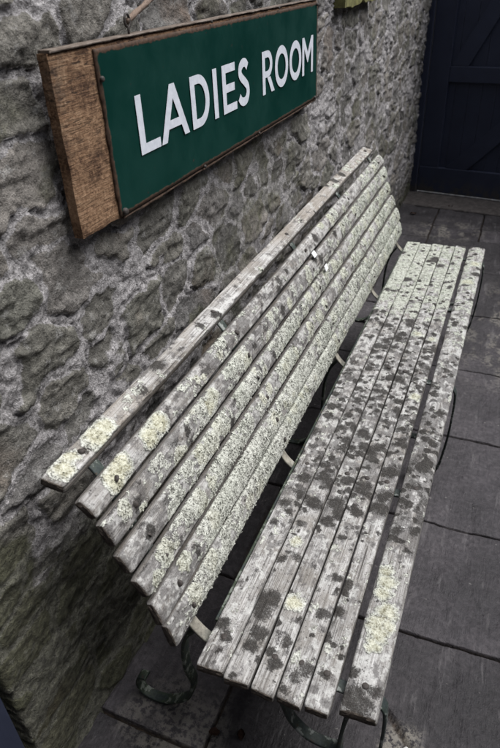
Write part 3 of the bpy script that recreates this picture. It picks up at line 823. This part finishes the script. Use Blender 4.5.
# --- back: seven slats rolling over at the top
back_pts = [((.137, .882), (.093, .896)), ((.189, .821), (.1615, .8575)), ((.213, .755), (.1945, .8065)), ((.2345, .693), (.2170, .7395)),
            ((.260, .634), (.2402, .6790)), ((.2865, .569), (.2658, .6180)), ((.304, .499), (.2890, .5575))]
F = .0015
back_spec = [
    dict(ros=[(.603, .026, .027), (.632, .034, .020), (.70, .022, .034), (.732, .028, .026)], yel=.55, warm=.8, crust=[(.6, .2), (1.2, .25), (2.9, .3)], pale=[(.58, .0), (.85, .04), (1.3, .05), (2.3, .08), (2.6, .25), (2.9, .3)], dens=[(.58, .1), (2.9, .6)], dark=[(.665, .022, .010), (.86, .02, .016), (.95, .035, .02), (1.14, .025, .013), (2.35, .03, .022)], mottle=[(.6, .03), (.9, .2), (1.1, .08), (2.9, .08)], lobes=300),
    dict(ros=[(.660, .026, .033), (.688, .034, .030), (.785, .024, .030), (.825, .032, .030)], yel=.6, crust=[(.6, .2), (1.2, .4), (1.6, .5), (2.9, .45)], pale=[(.58, .02), (.85, .15), (1.0, .32), (1.25, .35), (1.5, .15), (1.9, .1), (2.3, .2), (2.6, .45), (2.9, .55)], dens=[(.58, .2), (1.2, 1), (1.8, 1), (2.9, .5)], dark=[(.655, .03, .010), (1.53, .03, .013), (1.6, .03, .011), (1.88, .03, .018), (2.1, .03, .014)], mottle=[(.6, .05), (.9, .25), (1.2, .4), (1.5, .2), (2.9, .15)], lobes=1500),
    dict(crust=[(.6, .35), (1.2, .5), (2.9, .5)], pale=[(.58, .08), (.68, .2), (.8, .5), (.9, .4), (1.05, .55), (1.3, .5), (1.6, .3), (1.9, .2), (2.2, .4), (2.5, .6), (2.9, .75)], ros=[(.985, .03, .026)], yel=.5, dens=[(.58, .3), (1.3, 1), (1.8, 1.2), (2.9, .5)], dark=[(.67, .03, .016), (1.47, .03, .016), (1.42, .03, .014), (1.85, .03, .016)], mottle=[(.58, .3), (.75, .45), (1.0, .25), (1.4, .35), (1.8, .25), (2.9, .1)], lobes=2600),
    dict(crust=[(.6, .5), (1.2, .5), (2.9, .5)], pale=[(.58, .2), (.68, .15), (.76, .6), (1.0, .72), (1.2, .62), (1.5, .6), (1.7, .45), (2.0, .4), (2.3, .6), (2.6, .75), (2.9, .8)], dens=[(.58, .5), (1.3, 1), (2, 1.2), (2.9, .4)], dark=[(.66, .03, .016), (1.12, .03, .02)], mottle=[(.58, .3), (.7, .5), (.85, .2), (1.2, .25), (1.8, .3), (2.3, .15), (2.9, .08)], lobes=4000, fol=F),
    dict(crust=[(.6, .5), (1.2, .5), (2.9, .5)], pale=[(.58, .2), (.7, .4), (.78, .75), (1.05, .78), (1.25, .6), (1.5, .5), (1.75, .35), (2.0, .5), (2.3, .65), (2.6, .8), (2.9, .85)], dens=[(.58, .5), (1.3, 1.2), (2, 1.2), (2.9, .3)], mottle=[(.58, .3), (.7, .35), (.85, .12), (1.2, .25), (1.7, .3), (2.2, .15), (2.9, .06)], lobes=5000, fol=F),
    dict(crust=[(.6, .6), (2.9, .5)], pale=[(.58, .35), (.68, .5), (.75, .85), (.9, .9), (1.1, .93), (1.4, .8), (1.55, .85), (1.8, .65), (2.0, .55), (2.3, .75), (2.9, .88)], dens=[(.58, .6), (.8, .3), (1.5, .6), (2, 1), (2.9, .2)], mottle=[(.58, .35), (.7, .4), (.8, .12), (1.3, .12), (1.9, .22), (2.9, .05)], lobes=6500, fol=.0020, lobe_y=[(.58, .3), (.8, .7), (1.0, 1), (1.6, 1), (2.9, .7)]),
    dict(crust=[(.6, .6), (2.9, .5)], pale=[(.58, .3), (.68, .4), (.76, .85), (.9, .9), (1.1, .95), (1.4, .92), (1.7, .85), (2.0, .65), (2.3, .75), (2.9, .88)], dens=[(.58, .6), (.8, .3), (2, .8), (2.9, .2)], mottle=[(.58, .4), (.7, .45), (.8, .12), (1.3, .08), (1.9, .2), (2.9, .05)], lobes=6500, fol=.0022, lobe_y=[(.58, .3), (.85, .8), (1.0, 1.2), (1.5, 1), (2.9, .7)]),
]
by0 = [.573, .578, .580, .578, .581, .580, .584]; by1 = [2.90, 2.935, 2.92, 2.915, 2.91, 2.915, 2.905]
for k in range(7):
    sp = back_spec[k]; sp['pale_over'] = True; sp['pk'] = .88 if k < 5 else .95; sp['tone'] = .15 if k == 0 else .42; sp['rden'] = [0, .8, 2.0, 2.6, 2.6, 2, 2][k]; sp['lobes'] = int(sp['lobes'] * .42); sp['mottle'] = [(a, min(.6, b_ * 1.25 + .08)) for a, b_ in sp['mottle']]; sp.setdefault('green', [(.58, .2), (1.3, .25), (2.1, .45), (2.9, .6)])
    bb, tt = back_pts[k]
    slat('back_slat', bb, tt, .022, by0[k], by1[k], 301 + 11 * k, sp, rnd=.0058 if k else .004, bulge=.0026 if k > 1 else (.003 if k else .001))

# --- iron straps
def ribbon(name, pts, width, thick, parent, y, algae=0.15, bare=None, taper=None, dy=None, off=BASE):
    """flat bar bent along a smooth path of (x,z) points, width along y; dy: y shift per point"""
    pts = np.array(pts, float); n = len(pts)
    dyv = np.zeros(n) if dy is None else np.array(dy, float)
    P = []; DY = []
    for i in range(n - 1):
        p0 = pts[max(i - 1, 0)]; p1 = pts[i]; p2 = pts[i + 1]; p3 = pts[min(i + 2, n - 1)]
        for k in range(8):
            t = k / 8
            P.append(.5 * (2 * p1 + (p2 - p0) * t + (2 * p0 - 5 * p1 + 4 * p2 - p3) * t * t + (3 * p1 - p0 - 3 * p2 + p3) * t ** 3))
            DY.append(dyv[i] * (1 - t) + dyv[i + 1] * t)
    P.append(pts[-1]); DY.append(dyv[-1]); P = np.array(P)
    T = np.gradient(P, axis=0); T /= np.linalg.norm(T, axis=1)[:, None]
    N = np.stack([-T[:, 1], T[:, 0]], 1)
    bm = bmesh.new(); rings = []
    sec = [(-.5, -.5), (-.42, -.62), (.42, -.62), (.5, -.5), (.5, .5), (.42, .62), (-.42, .62), (-.5, .5)]
    for i, p in enumerate(P):
        wv = width * (1 if taper is None else np.interp(i / (len(P) - 1), [0, 1], taper))
        ring = []
        for a, b_ in sec:
            q = p + N[i] * b_ * thick * .8
            ring.append(bm.verts.new((q[0] - off[0], y + DY[i] + a * wv - off[1], q[1] - off[2])))
        rings.append(ring)
    for i in range(len(rings) - 1):
        for k in range(8): bm.faces.new((rings[i][k], rings[i][(k + 1) % 8], rings[i + 1][(k + 1) % 8], rings[i + 1][k]))
    bm.faces.new(rings[0]); bm.faces.new(rings[-1][::-1])
    me = bm_mesh(bm, name, True)
    nv = len(me.vertices)
    al = np.repeat(np.full(len(P), algae), 8); ba = np.zeros(nv)
    if bare is not None:
        z = np.repeat(P[:, 1], 8); x = np.repeat(P[:, 0], 8); ba = bare(x, z)
    for nm, v in (('algae', al), ('bare', ba)):
        a_ = me.attributes.new(nm, 'FLOAT', 'POINT'); a_.data.foreach_set('value', v.astype(np.float32))
    return link(name, me, M_IRON, parent)

bearer = [(.080, .872), (.106, .870), (.124, .864), (.142, .842), (.160, .805), (.183, .745), (.210, .680), (.238, .610), (.262, .548), (.2775, .508),
          (.290, .476), (.306, .452), (.332, .4315), (.37, .4265), (.45, .4265), (.56, .4265), (.62, .4265), (.664, .4245), (.687, .422), (.699, .404),
          (.7015, .36)]
bare_fn = lambda x, z: np.exp(-((x - .302) ** 2 + (z - .46) ** 2) / (2 * .028 ** 2))
for k, y in enumerate(SUP):
    legs = k in (0, 2, 4)
    o = ribbon('iron_bearer', bearer[:-1] if legs else bearer[:17], .025, .006, bench, y + .004, .1, bare_fn)
    if legs:
        s = 1 if k == 0 else .35
        ribbon('front_leg', [(.699, .404), (.7015, .36), (.7010, .28), (.698, .21), (.692, .145), (.684, .085), (.664, .035), (.640, .010), (.612, .008), (.590, .024), (.586, .048), (.600, .058)],
               .023, .007, o, y + .004, .1, None, (1, .85))
        ribbon('front_strut', [(.640, .421), (.633, .37), (.622, .29), (.617, .22), (.622, .15), (.640, .085), (.652, .042)], .028, .008, o, y + .004, .15)
        ribbon('brace', [(.385, .421), (.43, .398), (.468, .352), (.490, .30), (.508, .245), (.540, .205), (.575, .192), (.612, .196)], .024, .008, o, y + .003, .1)
        ribbon('back_leg', [(.300, .455), (.272, .41), (.252, .34), (.244, .25), (.243, .16), (.230, .095), (.19, .045), (.15, .014), (.112, .007), (.083, .018), (.072, .050), (.082, .085), (.102, .092)],
               .028, .008, o, y + .006, .28, None, (1, .9), [0, .004, .012, .02, .03 * s + .01, .035, .037, .038, .038, .038, .038, .038, .038])
# long angle rail under the back edge of the seat
bm = bmesh.new(); bm_box(bm, .3235 - BASE[0], .3295 - BASE[0], .70 - BASE[1], 2.86 - BASE[1], .4345, .443, bevel=.0015)
me = bm_mesh(bm, 'seat_rail')
with_attr(me, 'algae', lambda c: .35); with_attr(me, 'bare', lambda c: 0.0)
link('seat_rail', me, M_IRON, bench)

# two small white tags fixed over the joints of the back
def tag_chip(y, k0, k1):
    pb = np.array(back_pts[k0][0]); pt = np.array(back_pts[k1][1])
    c = (pb + pt) / 2; u = np.array(back_pts[k0][1]) - pb; u /= np.linalg.norm(u); nn = np.array([u[1], -u[0]])
    if nn[1] < 0: nn = -nn
    c = c + nn * .0085
    bm = bmesh.new(); bm_box(bm, -.0095, .0095, -.0135, .0135, -.0014, .0014, bevel=.001)
    o = link('white_clip', bm_mesh(bm, 'white_clip'), M_TAG, bench, (c[0] - BASE[0], y - BASE[1], c[1] - BASE[2]))
    o.rotation_euler = (0, math.atan2(nn[0], nn[1]), 0)
tag_chip(1.80, 1, 2); tag_chip(1.86, 2, 3)

# ------------------------------------------------------------------ sign
SB = np.array([.02, 1.57, 1.196])
sign = thing('sign', 'green LADIES ROOM sign on a rough brown board hung on the stone wall', 'sign', tuple(SB))

def jag_board(name, y0, y1, z0, z1, x0, x1, mat, seed, jag=.003, step=.006):
    """board with uneven sawn edges; y along the wall, x its thickness"""
    ys = np.arange(y0, y1 + 1e-6, step); ys[-1] = y1
    zs = np.linspace(z0, z1, max(3, int((z1 - z0) / step)))
    YY, ZZ = np.meshgrid(ys, zs, indexing='ij')
    fr = np.full(YY.shape, x1) + (fbm(YY * 8, ZZ * 60, seed, 4) - .5) * .0016
    t = (ZZ - z0) / (z1 - z0); tt = (YY - y0) / (y1 - y0)
    Z = ZZ + (fbm(YY * 25, YY * 0 + 2, seed + 1, 4) - .5) * jag * 2 * (1 - t) + (fbm(YY * 25, YY * 0 + 9, seed + 2, 4) - .5) * jag * t
    Y = YY + (fbm(ZZ * 25, ZZ * 0 + 4, seed + 3, 4) - .5) * jag * (1 - 2 * tt)
    # eased arris
    ed = np.minimum(np.minimum(YY - y0, y1 - YY), np.minimum(ZZ - z0, z1 - ZZ))
    fr = fr - .0015 * np.exp(-ed / .002)
    F_ = np.stack([fr, Y, Z], -1); B_ = np.stack([np.full(YY.shape, x0), Y, Z], -1)
    ny, nz = YY.shape
    V = np.vstack([F_.reshape(-1, 3), B_.reshape(-1, 3)])
    i = np.arange(ny * nz).reshape(ny, nz); j = i + ny * nz
    Q = [np.stack([i[:-1, :-1], i[1:, :-1], i[1:, 1:], i[:-1, 1:]], -1).reshape(-1, 4),
         np.stack([j[:-1, :-1], j[:-1, 1:], j[1:, 1:], j[1:, :-1]], -1).reshape(-1, 4)]
    def side(a, b): return np.stack([a[:-1], b[:-1], b[1:], a[1:]], -1)
    Q += [side(i[:, 0], j[:, 0]), side(j[:, -1], i[:, -1]), side(j[0], i[0]), side(i[-1], j[-1])]
    me = mesh_np(name, V - SB, np.vstack(Q), None, None, False)
    for p in me.polygons: p.use_smooth = False
    bmx = bmesh.new(); bmx.from_mesh(me); bmesh.ops.recalc_face_normals(bmx, faces=bmx.faces); bmx.to_mesh(me); bmx.free()
    return link(name, me, mat, sign)

YL, YR, Z0, Z1, XF = .862, 2.292, 1.200, 1.502, .0455
jag_board('backing_board', YL + .006, YR - .002, Z0, Z1, .0245, XF, M_SIGNWOOD, 5, .004)
def green_panel():
    y0, y1, z0, z1 = .986, YR, 1.2020, 1.5005
    ys = np.arange(y0, y1, .007); zs = np.arange(z0, z1, .006)
    YY, ZZ = np.meshgrid(ys, zs, indexing='ij')
    ed = np.minimum(np.minimum(YY - y0, ys[-1] - YY), np.minimum(ZZ - z0, zs[-1] - ZZ))
    rim = sstep(.013, .0, ed) * (.55 + .45 * fbm(YY * 9, ZZ * 9, 97, 3)) + .25 * sstep(.03, .0, ed)
    Yj = YY + (fbm(ZZ * 40, ZZ * 0, 91, 4) - .5) * .007 * (YY < y0 + .001)
    dent = (fbm(YY * 5, ZZ * 5, 95, 3) - .5) * .002
    Fr = np.stack([np.full(YY.shape, XF + .0045) + dent * (1 - rim), Yj, ZZ], -1)
    Bk = np.stack([np.full(YY.shape, XF + .0012), Yj, ZZ], -1)
    ny, nz = YY.shape; i = np.arange(ny * nz).reshape(ny, nz); j = i + ny * nz
    def side(a, b): return np.stack([a[:-1], b[:-1], b[1:], a[1:]], -1)
    Q = np.vstack([np.stack([i[:-1, :-1], i[1:, :-1], i[1:, 1:], i[:-1, 1:]], -1).reshape(-1, 4), side(i[:, 0], j[:, 0]), side(j[:, -1], i[:, -1]), side(j[0], i[0]), side(i[-1], j[-1])])
    V = np.vstack([Fr.reshape(-1, 3), Bk.reshape(-1, 3)])
    me = mesh_np('green_panel', V - SB, Q, {'rim': np.concatenate([rim.ravel(), np.ones(rim.size)])}, None, True)
    return link('green_panel', me, M_GREEN, sign)
panel = green_panel()
# thin weathered cover strips along the top and bottom edges
jag_board('top_strip', YL + .009, YR - .004, Z1 + .0012, Z1 + .0046, .0255, XF + .0042, M_TRIM, 15, .0012)
jag_board('bottom_strip', 1.0, YR - .004, Z0 - .0062, Z0 - .0012, .022, XF + .0035, M_DARKTRIM, 25, .0022)

# lettering: strokes as flat outlines, in metres along the wall / up
CAP0, CAP1 = 1.2955, 1.4055
def stroke(p0, p1, w):
    d = np.array(p1, float) - np.array(p0, float); d /= np.linalg.norm(d); n_ = np.array([-d[1], d[0]]) * w / 2
    return [tuple(np.array(p0) - n_), tuple(np.array(p1) - n_), tuple(np.array(p1) + n_), tuple(np.array(p0) + n_)]
def ring(cy, cz, ry, rz, w, a0=0, a1=360, n_=56, w2=None):
    """annular strip as list of quads"""
    out = []; an = np.radians(np.linspace(a0, a1, n_ + 1))
    for k in range(n_):
        q = []
        for a, r in ((an[k], 0), (an[k + 1], 0), (an[k + 1], 1), (an[k], 1)):
            q.append((cy + (ry - r * w) * math.cos(a), cz + (rz - r * (w2 or w)) * math.sin(a)))
        out.append(q)
    return out
H_ = CAP1 - CAP0
def spline_stroke(pts, w, n_=10):
    pts = np.array(pts, float); P = []
    for i in range(len(pts) - 1):
        p0 = pts[max(i - 1, 0)]; p1 = pts[i]; p2 = pts[i + 1]; p3 = pts[min(i + 2, len(pts) - 1)]
        for k in range(n_):
            t = k / n_; P.append(.5 * (2 * p1 + (p2 - p0) * t + (2 * p0 - 5 * p1 + 4 * p2 - p3) * t * t + (3 * p1 - p0 - 3 * p2 + p3) * t ** 3))
    P.append(pts[-1]); P = np.array(P); T = np.gradient(P, axis=0); T /= np.linalg.norm(T, axis=1)[:, None]
    N_ = np.stack([-T[:, 1], T[:, 0]], 1) * w / 2
    return [[tuple(P[k] - N_[k]), tuple(P[k + 1] - N_[k + 1]), tuple(P[k + 1] + N_[k + 1]), tuple(P[k] + N_[k])] for k in range(len(P) - 1)]
b0, b1 = CAP0, CAP1; W = .0215
def bar(y, w=W): return [(y, b0), (y + w, b0), (y + w, b1), (y, b1)]
LET = []
LET.append([bar(1.088), [(1.1095, b0), (1.168, b0), (1.168, b0 + .019), (1.1095, b0 + .019)]])                                       # L
LET.append([[(1.172, b0), (1.1955, b0), (1.2365, b0 + .082), (1.2365, b1), (1.2255, b1)], [(1.301, b0), (1.2365, b1)][:0] + [(1.2475, b1), (1.2365, b1), (1.2365, b0 + .082), (1.2775, b0), (1.301, b0)],
            [(1.2075, b0 + .024), (1.2655, b0 + .024), (1.2570, b0 + .041), (1.2160, b0 + .041)]])  # A
dq = [bar(1.319), [(1.3405, b0), (1.358, b0), (1.358, b0 + .0185), (1.3405, b0 + .0185)], [(1.3405, b1 - .0185), (1.358, b1 - .0185), (1.358, b1), (1.3405, b1)]]
dq += ring(1.358, (b0 + b1) / 2, .055, H_ / 2, .0215, -90, 90, 30, .0185); LET.append(dq)                                             # D
LET.append([bar(1.4375, .0225)])                                                                                                        # I
LET.append([bar(1.490)] + [[(1.5115, z), (y, z), (y, z + .0185), (1.5115, z + .0185)] for z, y in ((b0, 1.575), (b0 + .047, 1.564), (b1 - .0185, 1.570))])   # E
LET.append(spline_stroke([(1.652, b1 - .0205), (1.639, b1 - .0105), (1.622, b1 - .0095), (1.605, b1 - .0185), (1.602, b1 - .032), (1.612, b1 - .043), (1.630, b0 + .0565), (1.648, b0 + .043), (1.651, b0 + .027),
                          (1.640, b0 + .0125), (1.622, b0 + .0085), (1.604, b0 + .013), (1.593, b0 + .0235)], .0205))                 # S
rq = [bar(1.760), [(1.7815, b1 - .017), (1.803, b1 - .017), (1.803, b1), (1.7815, b1)], [(1.7815, b0 + .0425), (1.803, b0 + .0425), (1.803, b0 + .059), (1.7815, b0 + .059)],
      [(1.829, b0), (1.855, b0), (1.822, b0 + .0422), (1.797, b0 + .0422)]]
rq += ring(1.803, b1 - .03375, .037, .03375, .0195, -90, 90, 24, .0168); LET.append(rq)                                                # R
LET.append(ring(1.919, (b0 + b1) / 2, .0575, H_ / 2 + .001, .0215)); LET.append(ring(2.048, (b0 + b1) / 2, .0575, H_ / 2 + .001, .0215))  # O O
LET.append([[(2.116, b0), (2.1365, b0), (2.1365, b1), (2.116, b1)], [(2.2115, b0), (2.232, b0), (2.232, b1), (2.2115, b1)],
            [(2.1365, b1), (2.1365, b1 - .032), (2.1715, b0 + .035), (2.1765, b0 + .035), (2.174, b0 + .065)], [(2.2115, b1), (2.174, b0 + .065), (2.1765, b0 + .035), (2.2115, b1 - .032)]])      # M
for polys in LET:
    bm = bmesh.new()
    for q in polys:
        # orient so the normal faces +x
        ar = sum(q[k][0] * q[(k + 1) % len(q)][1] - q[(k + 1) % len(q)][0] * q[k][1] for k in range(len(q)))
        if ar < 0: q = q[::-1]
        bm.faces.new([bm.verts.new((XF + .0068 - SB[0], y - SB[1], z - SB[2])) for y, z in q])
    bmesh.ops.remove_doubles(bm, verts=bm.verts, dist=.0002)
    r = bmesh.ops.extrude_face_region(bm, geom=list(bm.faces))
    for v in [g for g in r['geom'] if isinstance(g, bmesh.types.BMVert)]: v.co.x += .0002
    me = bm_mesh(bm, 'letter'); link('letter', me, M_WHITE, panel)

# bolts of the sign, the hook and the cord it hangs by
for (y, z, c) in ((.992, 1.449, .7), (1.000, 1.2105, 1.0), (1.36, 1.203, .6), (1.72, 1.203, .6), (2.26, 1.207, .9), (1.45, 1.502, .5), (1.9, 1.502, .5), (2.27, 1.49, .7)):
    o = link('bolt', BOLT, None, sign, (XF + .009 - SB[0], y - SB[1], z - SB[2])); o.rotation_euler = (0, math.pi / 2, 0); o.scale = (c, c, c * 1.2)

def tube(path, rad, segs=8, twist=0.0, lob=0.0):
    bm = bmesh.new(); P = [Vector(p) for p in path]; rings = []
    up = Vector((1, 0, .01))
    for i, p in enumerate(P):
        t_ = (P[min(i + 1, len(P) - 1)] - P[max(i - 1, 0)]).normalized()
        a = t_.cross(up).normalized(); b_ = t_.cross(a)
        rings.append([bm.verts.new(p + (a * math.cos(k * 2 * math.pi / segs) + b_ * math.sin(k * 2 * math.pi / segs)) * rad * (1 + lob * math.cos(3 * (k * 2 * math.pi / segs) + twist * i))) for k in range(segs)])
    for i in range(len(rings) - 1):
        for k in range(segs): bm.faces.new((rings[i][k], rings[i][(k + 1) % segs], rings[i + 1][(k + 1) % segs], rings[i + 1][k]))
    bm.faces.new(rings[0]); bm.faces.new(rings[-1][::-1])
    return bm
for hy in (1.118, 2.17):
    pth = []
    for k in range(22):
        a = math.radians(-80 + 320 * k / 21)
        pth.append((.040 - SB[0], hy + .0085 * math.cos(a) - SB[1], Z1 + .0265 + .011 * math.sin(a) - SB[2]))
    link('hook', bm_mesh(tube([(.040 - SB[0], hy - SB[1], Z1 - SB[2])] + pth, .0024), 'hook', True), M_RUST, sign)
pth = []
for k in range(160):
    t_ = k / 159; y = 1.120 + (2.168 - 1.120) * t_; z = 1.527 + .20 * (1 - abs(2 * t_ - 1)) - .012 * math.sin(math.pi * ((2 * t_) % 1))
    pth.append((.037 - SB[0], y - SB[1], z - SB[2]))
link('hanging_cord', bm_mesh(tube(pth, .0052, 9, .8, .18), 'hanging_cord', True), M_ROPE, sign)
bm = tube([(-.03, 1.644, 1.738), (.07, 1.644, 1.744)], .005); bmesh.ops.translate(bm, verts=bm.verts, vec=tuple(-SB))
link('nail', bm_mesh(bm, 'nail', True), M_RUST, sign)

# ------------------------------------------------------------------ yellowed board higher on the wall
def yellow_board():
    t0 = np.array([.015, 2.93, 1.455])
    ys = np.arange(2.635, 3.26, .012); low = []
    for y in ys:
        z = 1.456 + (fbm(np.array([y * 14]), np.array([2.0]), 66, 4)[0] - .5) * .014
        z += .014 * math.exp(-((y - 2.925) / .03) ** 2)
        low.append(z)
    bm = bmesh.new(); fr = []; bk = []
    for y, z in zip(ys, low):
        for lst, x in ((fr, .048 + .004 * math.sin(y * 22)), (bk, .004)):
            lst.append([bm.verts.new((x - t0[0], y - t0[1], zz - t0[2])) for zz in np.linspace(z, 1.66, 8)])
    for i in range(len(ys) - 1):
        for k in range(7):
            bm.faces.new((fr[i][k], fr[i + 1][k], fr[i + 1][k + 1], fr[i][k + 1])); bm.faces.new((bk[i][k], bk[i][k + 1], bk[i + 1][k + 1], bk[i + 1][k]))
        bm.faces.new((fr[i][0], bk[i][0], bk[i + 1][0], fr[i + 1][0])); bm.faces.new((fr[i][7], fr[i + 1][7], bk[i + 1][7], bk[i][7]))
    for i in (0, len(ys) - 1):
        for k in range(7): bm.faces.new((fr[i][k], fr[i][k + 1], bk[i][k + 1], bk[i][k]))
    o = link('wooden_plaque', bm_mesh(bm, 'wooden_plaque'), M_YEL, None, tuple(t0))
    tag(o, 'yellow-green weathered plaque with a ragged lower edge, high on the wall past the sign', 'plaque')
yellow_board()

# ------------------------------------------------------------------ leaves and pebble on the paving
def leaf(x, y, L, rot, label, z=.004):
    bm = bmesh.new(); n_ = 9; rows = []
    r_ = random.Random(int(x * 1e4 + y * 1e3))
    for i in range(n_):
        t_ = i / (n_ - 1); w = L * .34 * math.sin(math.pi * min(t_ * .93 + .05, 1)) ** .8 * (1 + .12 * r_.uniform(-1, 1)) + .0006
        c = (t_ - .5) * L; lift = .006 * math.sin(3 * t_ + r_.random()) ** 2
        rows.append([bm.verts.new((c, k * w / 2, lift + abs(k) * .0035 * r_.uniform(.4, 1.3) + .001)) for k in (-2, -1, 0, 1, 2)])
    for i in range(n_ - 1):
        for k in range(4): bm.faces.new((rows[i][k], rows[i][k + 1], rows[i + 1][k + 1], rows[i + 1][k]))
    r = bmesh.ops.solidify(bm, geom=list(bm.faces), thickness=.0006)
    o = link('fallen_leaf', bm_mesh(bm, 'fallen_leaf', True), M_LEAF, None, (x, y, z)); o.rotation_euler = (r_.uniform(-.15, .15), r_.uniform(-.1, .1), rot)
    tag(o, label, 'leaf', 'dead leaves on the paving')
leaf(.300, .672, .028, .4, 'reddish-brown dead leaf below the near end of the seat, left of two')
leaf(.364, .690, .026, 2.0, 'reddish-brown dead leaf below the near end of the seat, right of two')
leaf(.115, 4.62, .045, .2, 'orange-brown dead leaf beside the foot of the stone wall near the far navy door')
leaf(.36, 4.845, .05, 1.0, 'brown dead leaf lying against the stone doorstep of the far navy door', .006)
leaf(.37, 3.06, .04, .3, 'rusty orange dead leaf on paving just beyond the far end of the seat')
bm = bmesh.new(); bmesh.ops.create_icosphere(bm, subdivisions=3, radius=.0065)
for v in bm.verts: v.co = Vector((v.co.x * 1.2, v.co.y, v.co.z * .7)) * (1 + .1 * math.sin(v.co.x * 700 + v.co.y * 500))
o = link('pebble', bm_mesh(bm, 'pebble', True), M_PEB, None, (.752, .803, .004)); tag(o, 'small white pebble on the paving beside the near front corner of the bench', 'pebble')

# ------------------------------------------------------------------ light
world = bpy.data.worlds.new('World'); scene.world = world; world.use_nodes = True
wt = world.node_tree; wt.nodes.clear()
sky = wt.nodes.new('ShaderNodeTexSky'); sky.sky_type = 'NISHITA'; sky.sun_disc = False
EL, AZ = math.radians(62), math.radians(62)      # azimuth clockwise from +y
sky.sun_elevation = EL; sky.sun_rotation = AZ; sky.dust_density = 1.5; sky.air_density = 1.0; sky.ozone_density = 1.0
hs = wt.nodes.new('ShaderNodeHueSaturation'); hs.inputs['Saturation'].default_value = .45
bg = wt.nodes.new('ShaderNodeBackground'); bg.inputs['Strength'].default_value = .05
wo = wt.nodes.new('ShaderNodeOutputWorld')
wt.links.new(sky.outputs[0], hs.inputs['Color']); wt.links.new(hs.outputs[0], bg.inputs[0]); wt.links.new(bg.outputs[0], wo.inputs[0])
sl = bpy.data.lights.new('sun', 'SUN'); sl.energy = 1.5; sl.angle = math.radians(50); sl.color = (1, .99, .98)
so = bpy.data.objects.new('sun', sl); COL.objects.link(so)
sd = Vector((math.sin(AZ) * math.cos(EL), math.cos(AZ) * math.cos(EL), math.sin(EL)))
so.rotation_euler = sd.to_track_quat('Z', 'Y').to_euler(); so.location = (2, 2, 4)

# ------------------------------------------------------------------ camera
f_px = 614.8872
R = np.array([[0.92551989, 0.37633646, -0.04223508], [0.17512565, -0.5242128, -0.83338584], [-0.33577364, 0.76391872, -0.55107553]])
cam = bpy.data.cameras.new('camera'); co = bpy.data.objects.new('camera', cam); COL.objects.link(co)
right, down, fwd = R[0], R[1], R[2]
co.matrix_world = Matrix(((right[0], -down[0], -fwd[0], .741871), (right[1], -down[1], -fwd[1], 0.0), (right[2], -down[2], -fwd[2], 1.6), (0, 0, 0, 1)))
cam.sensor_fit = 'HORIZONTAL'; cam.sensor_width = 36; cam.lens = f_px / 500 * 36
cam.clip_start = .02; cam.clip_end = 200
cam.dof.use_dof = True; cam.dof.focus_distance = 1.55; cam.dof.aperture_fstop = 9.5
scene.camera = co

scene.view_settings.view_transform = 'Standard'; scene.view_settings.look = 'None'
scene.view_settings.exposure = 1.92; scene.view_settings.gamma = 1.0; scene.view_settings.use_curve_mapping = False
scene.cycles.max_bounces = 6; scene.cycles.diffuse_bounces = 4
scene.cycles.use_denoising = True
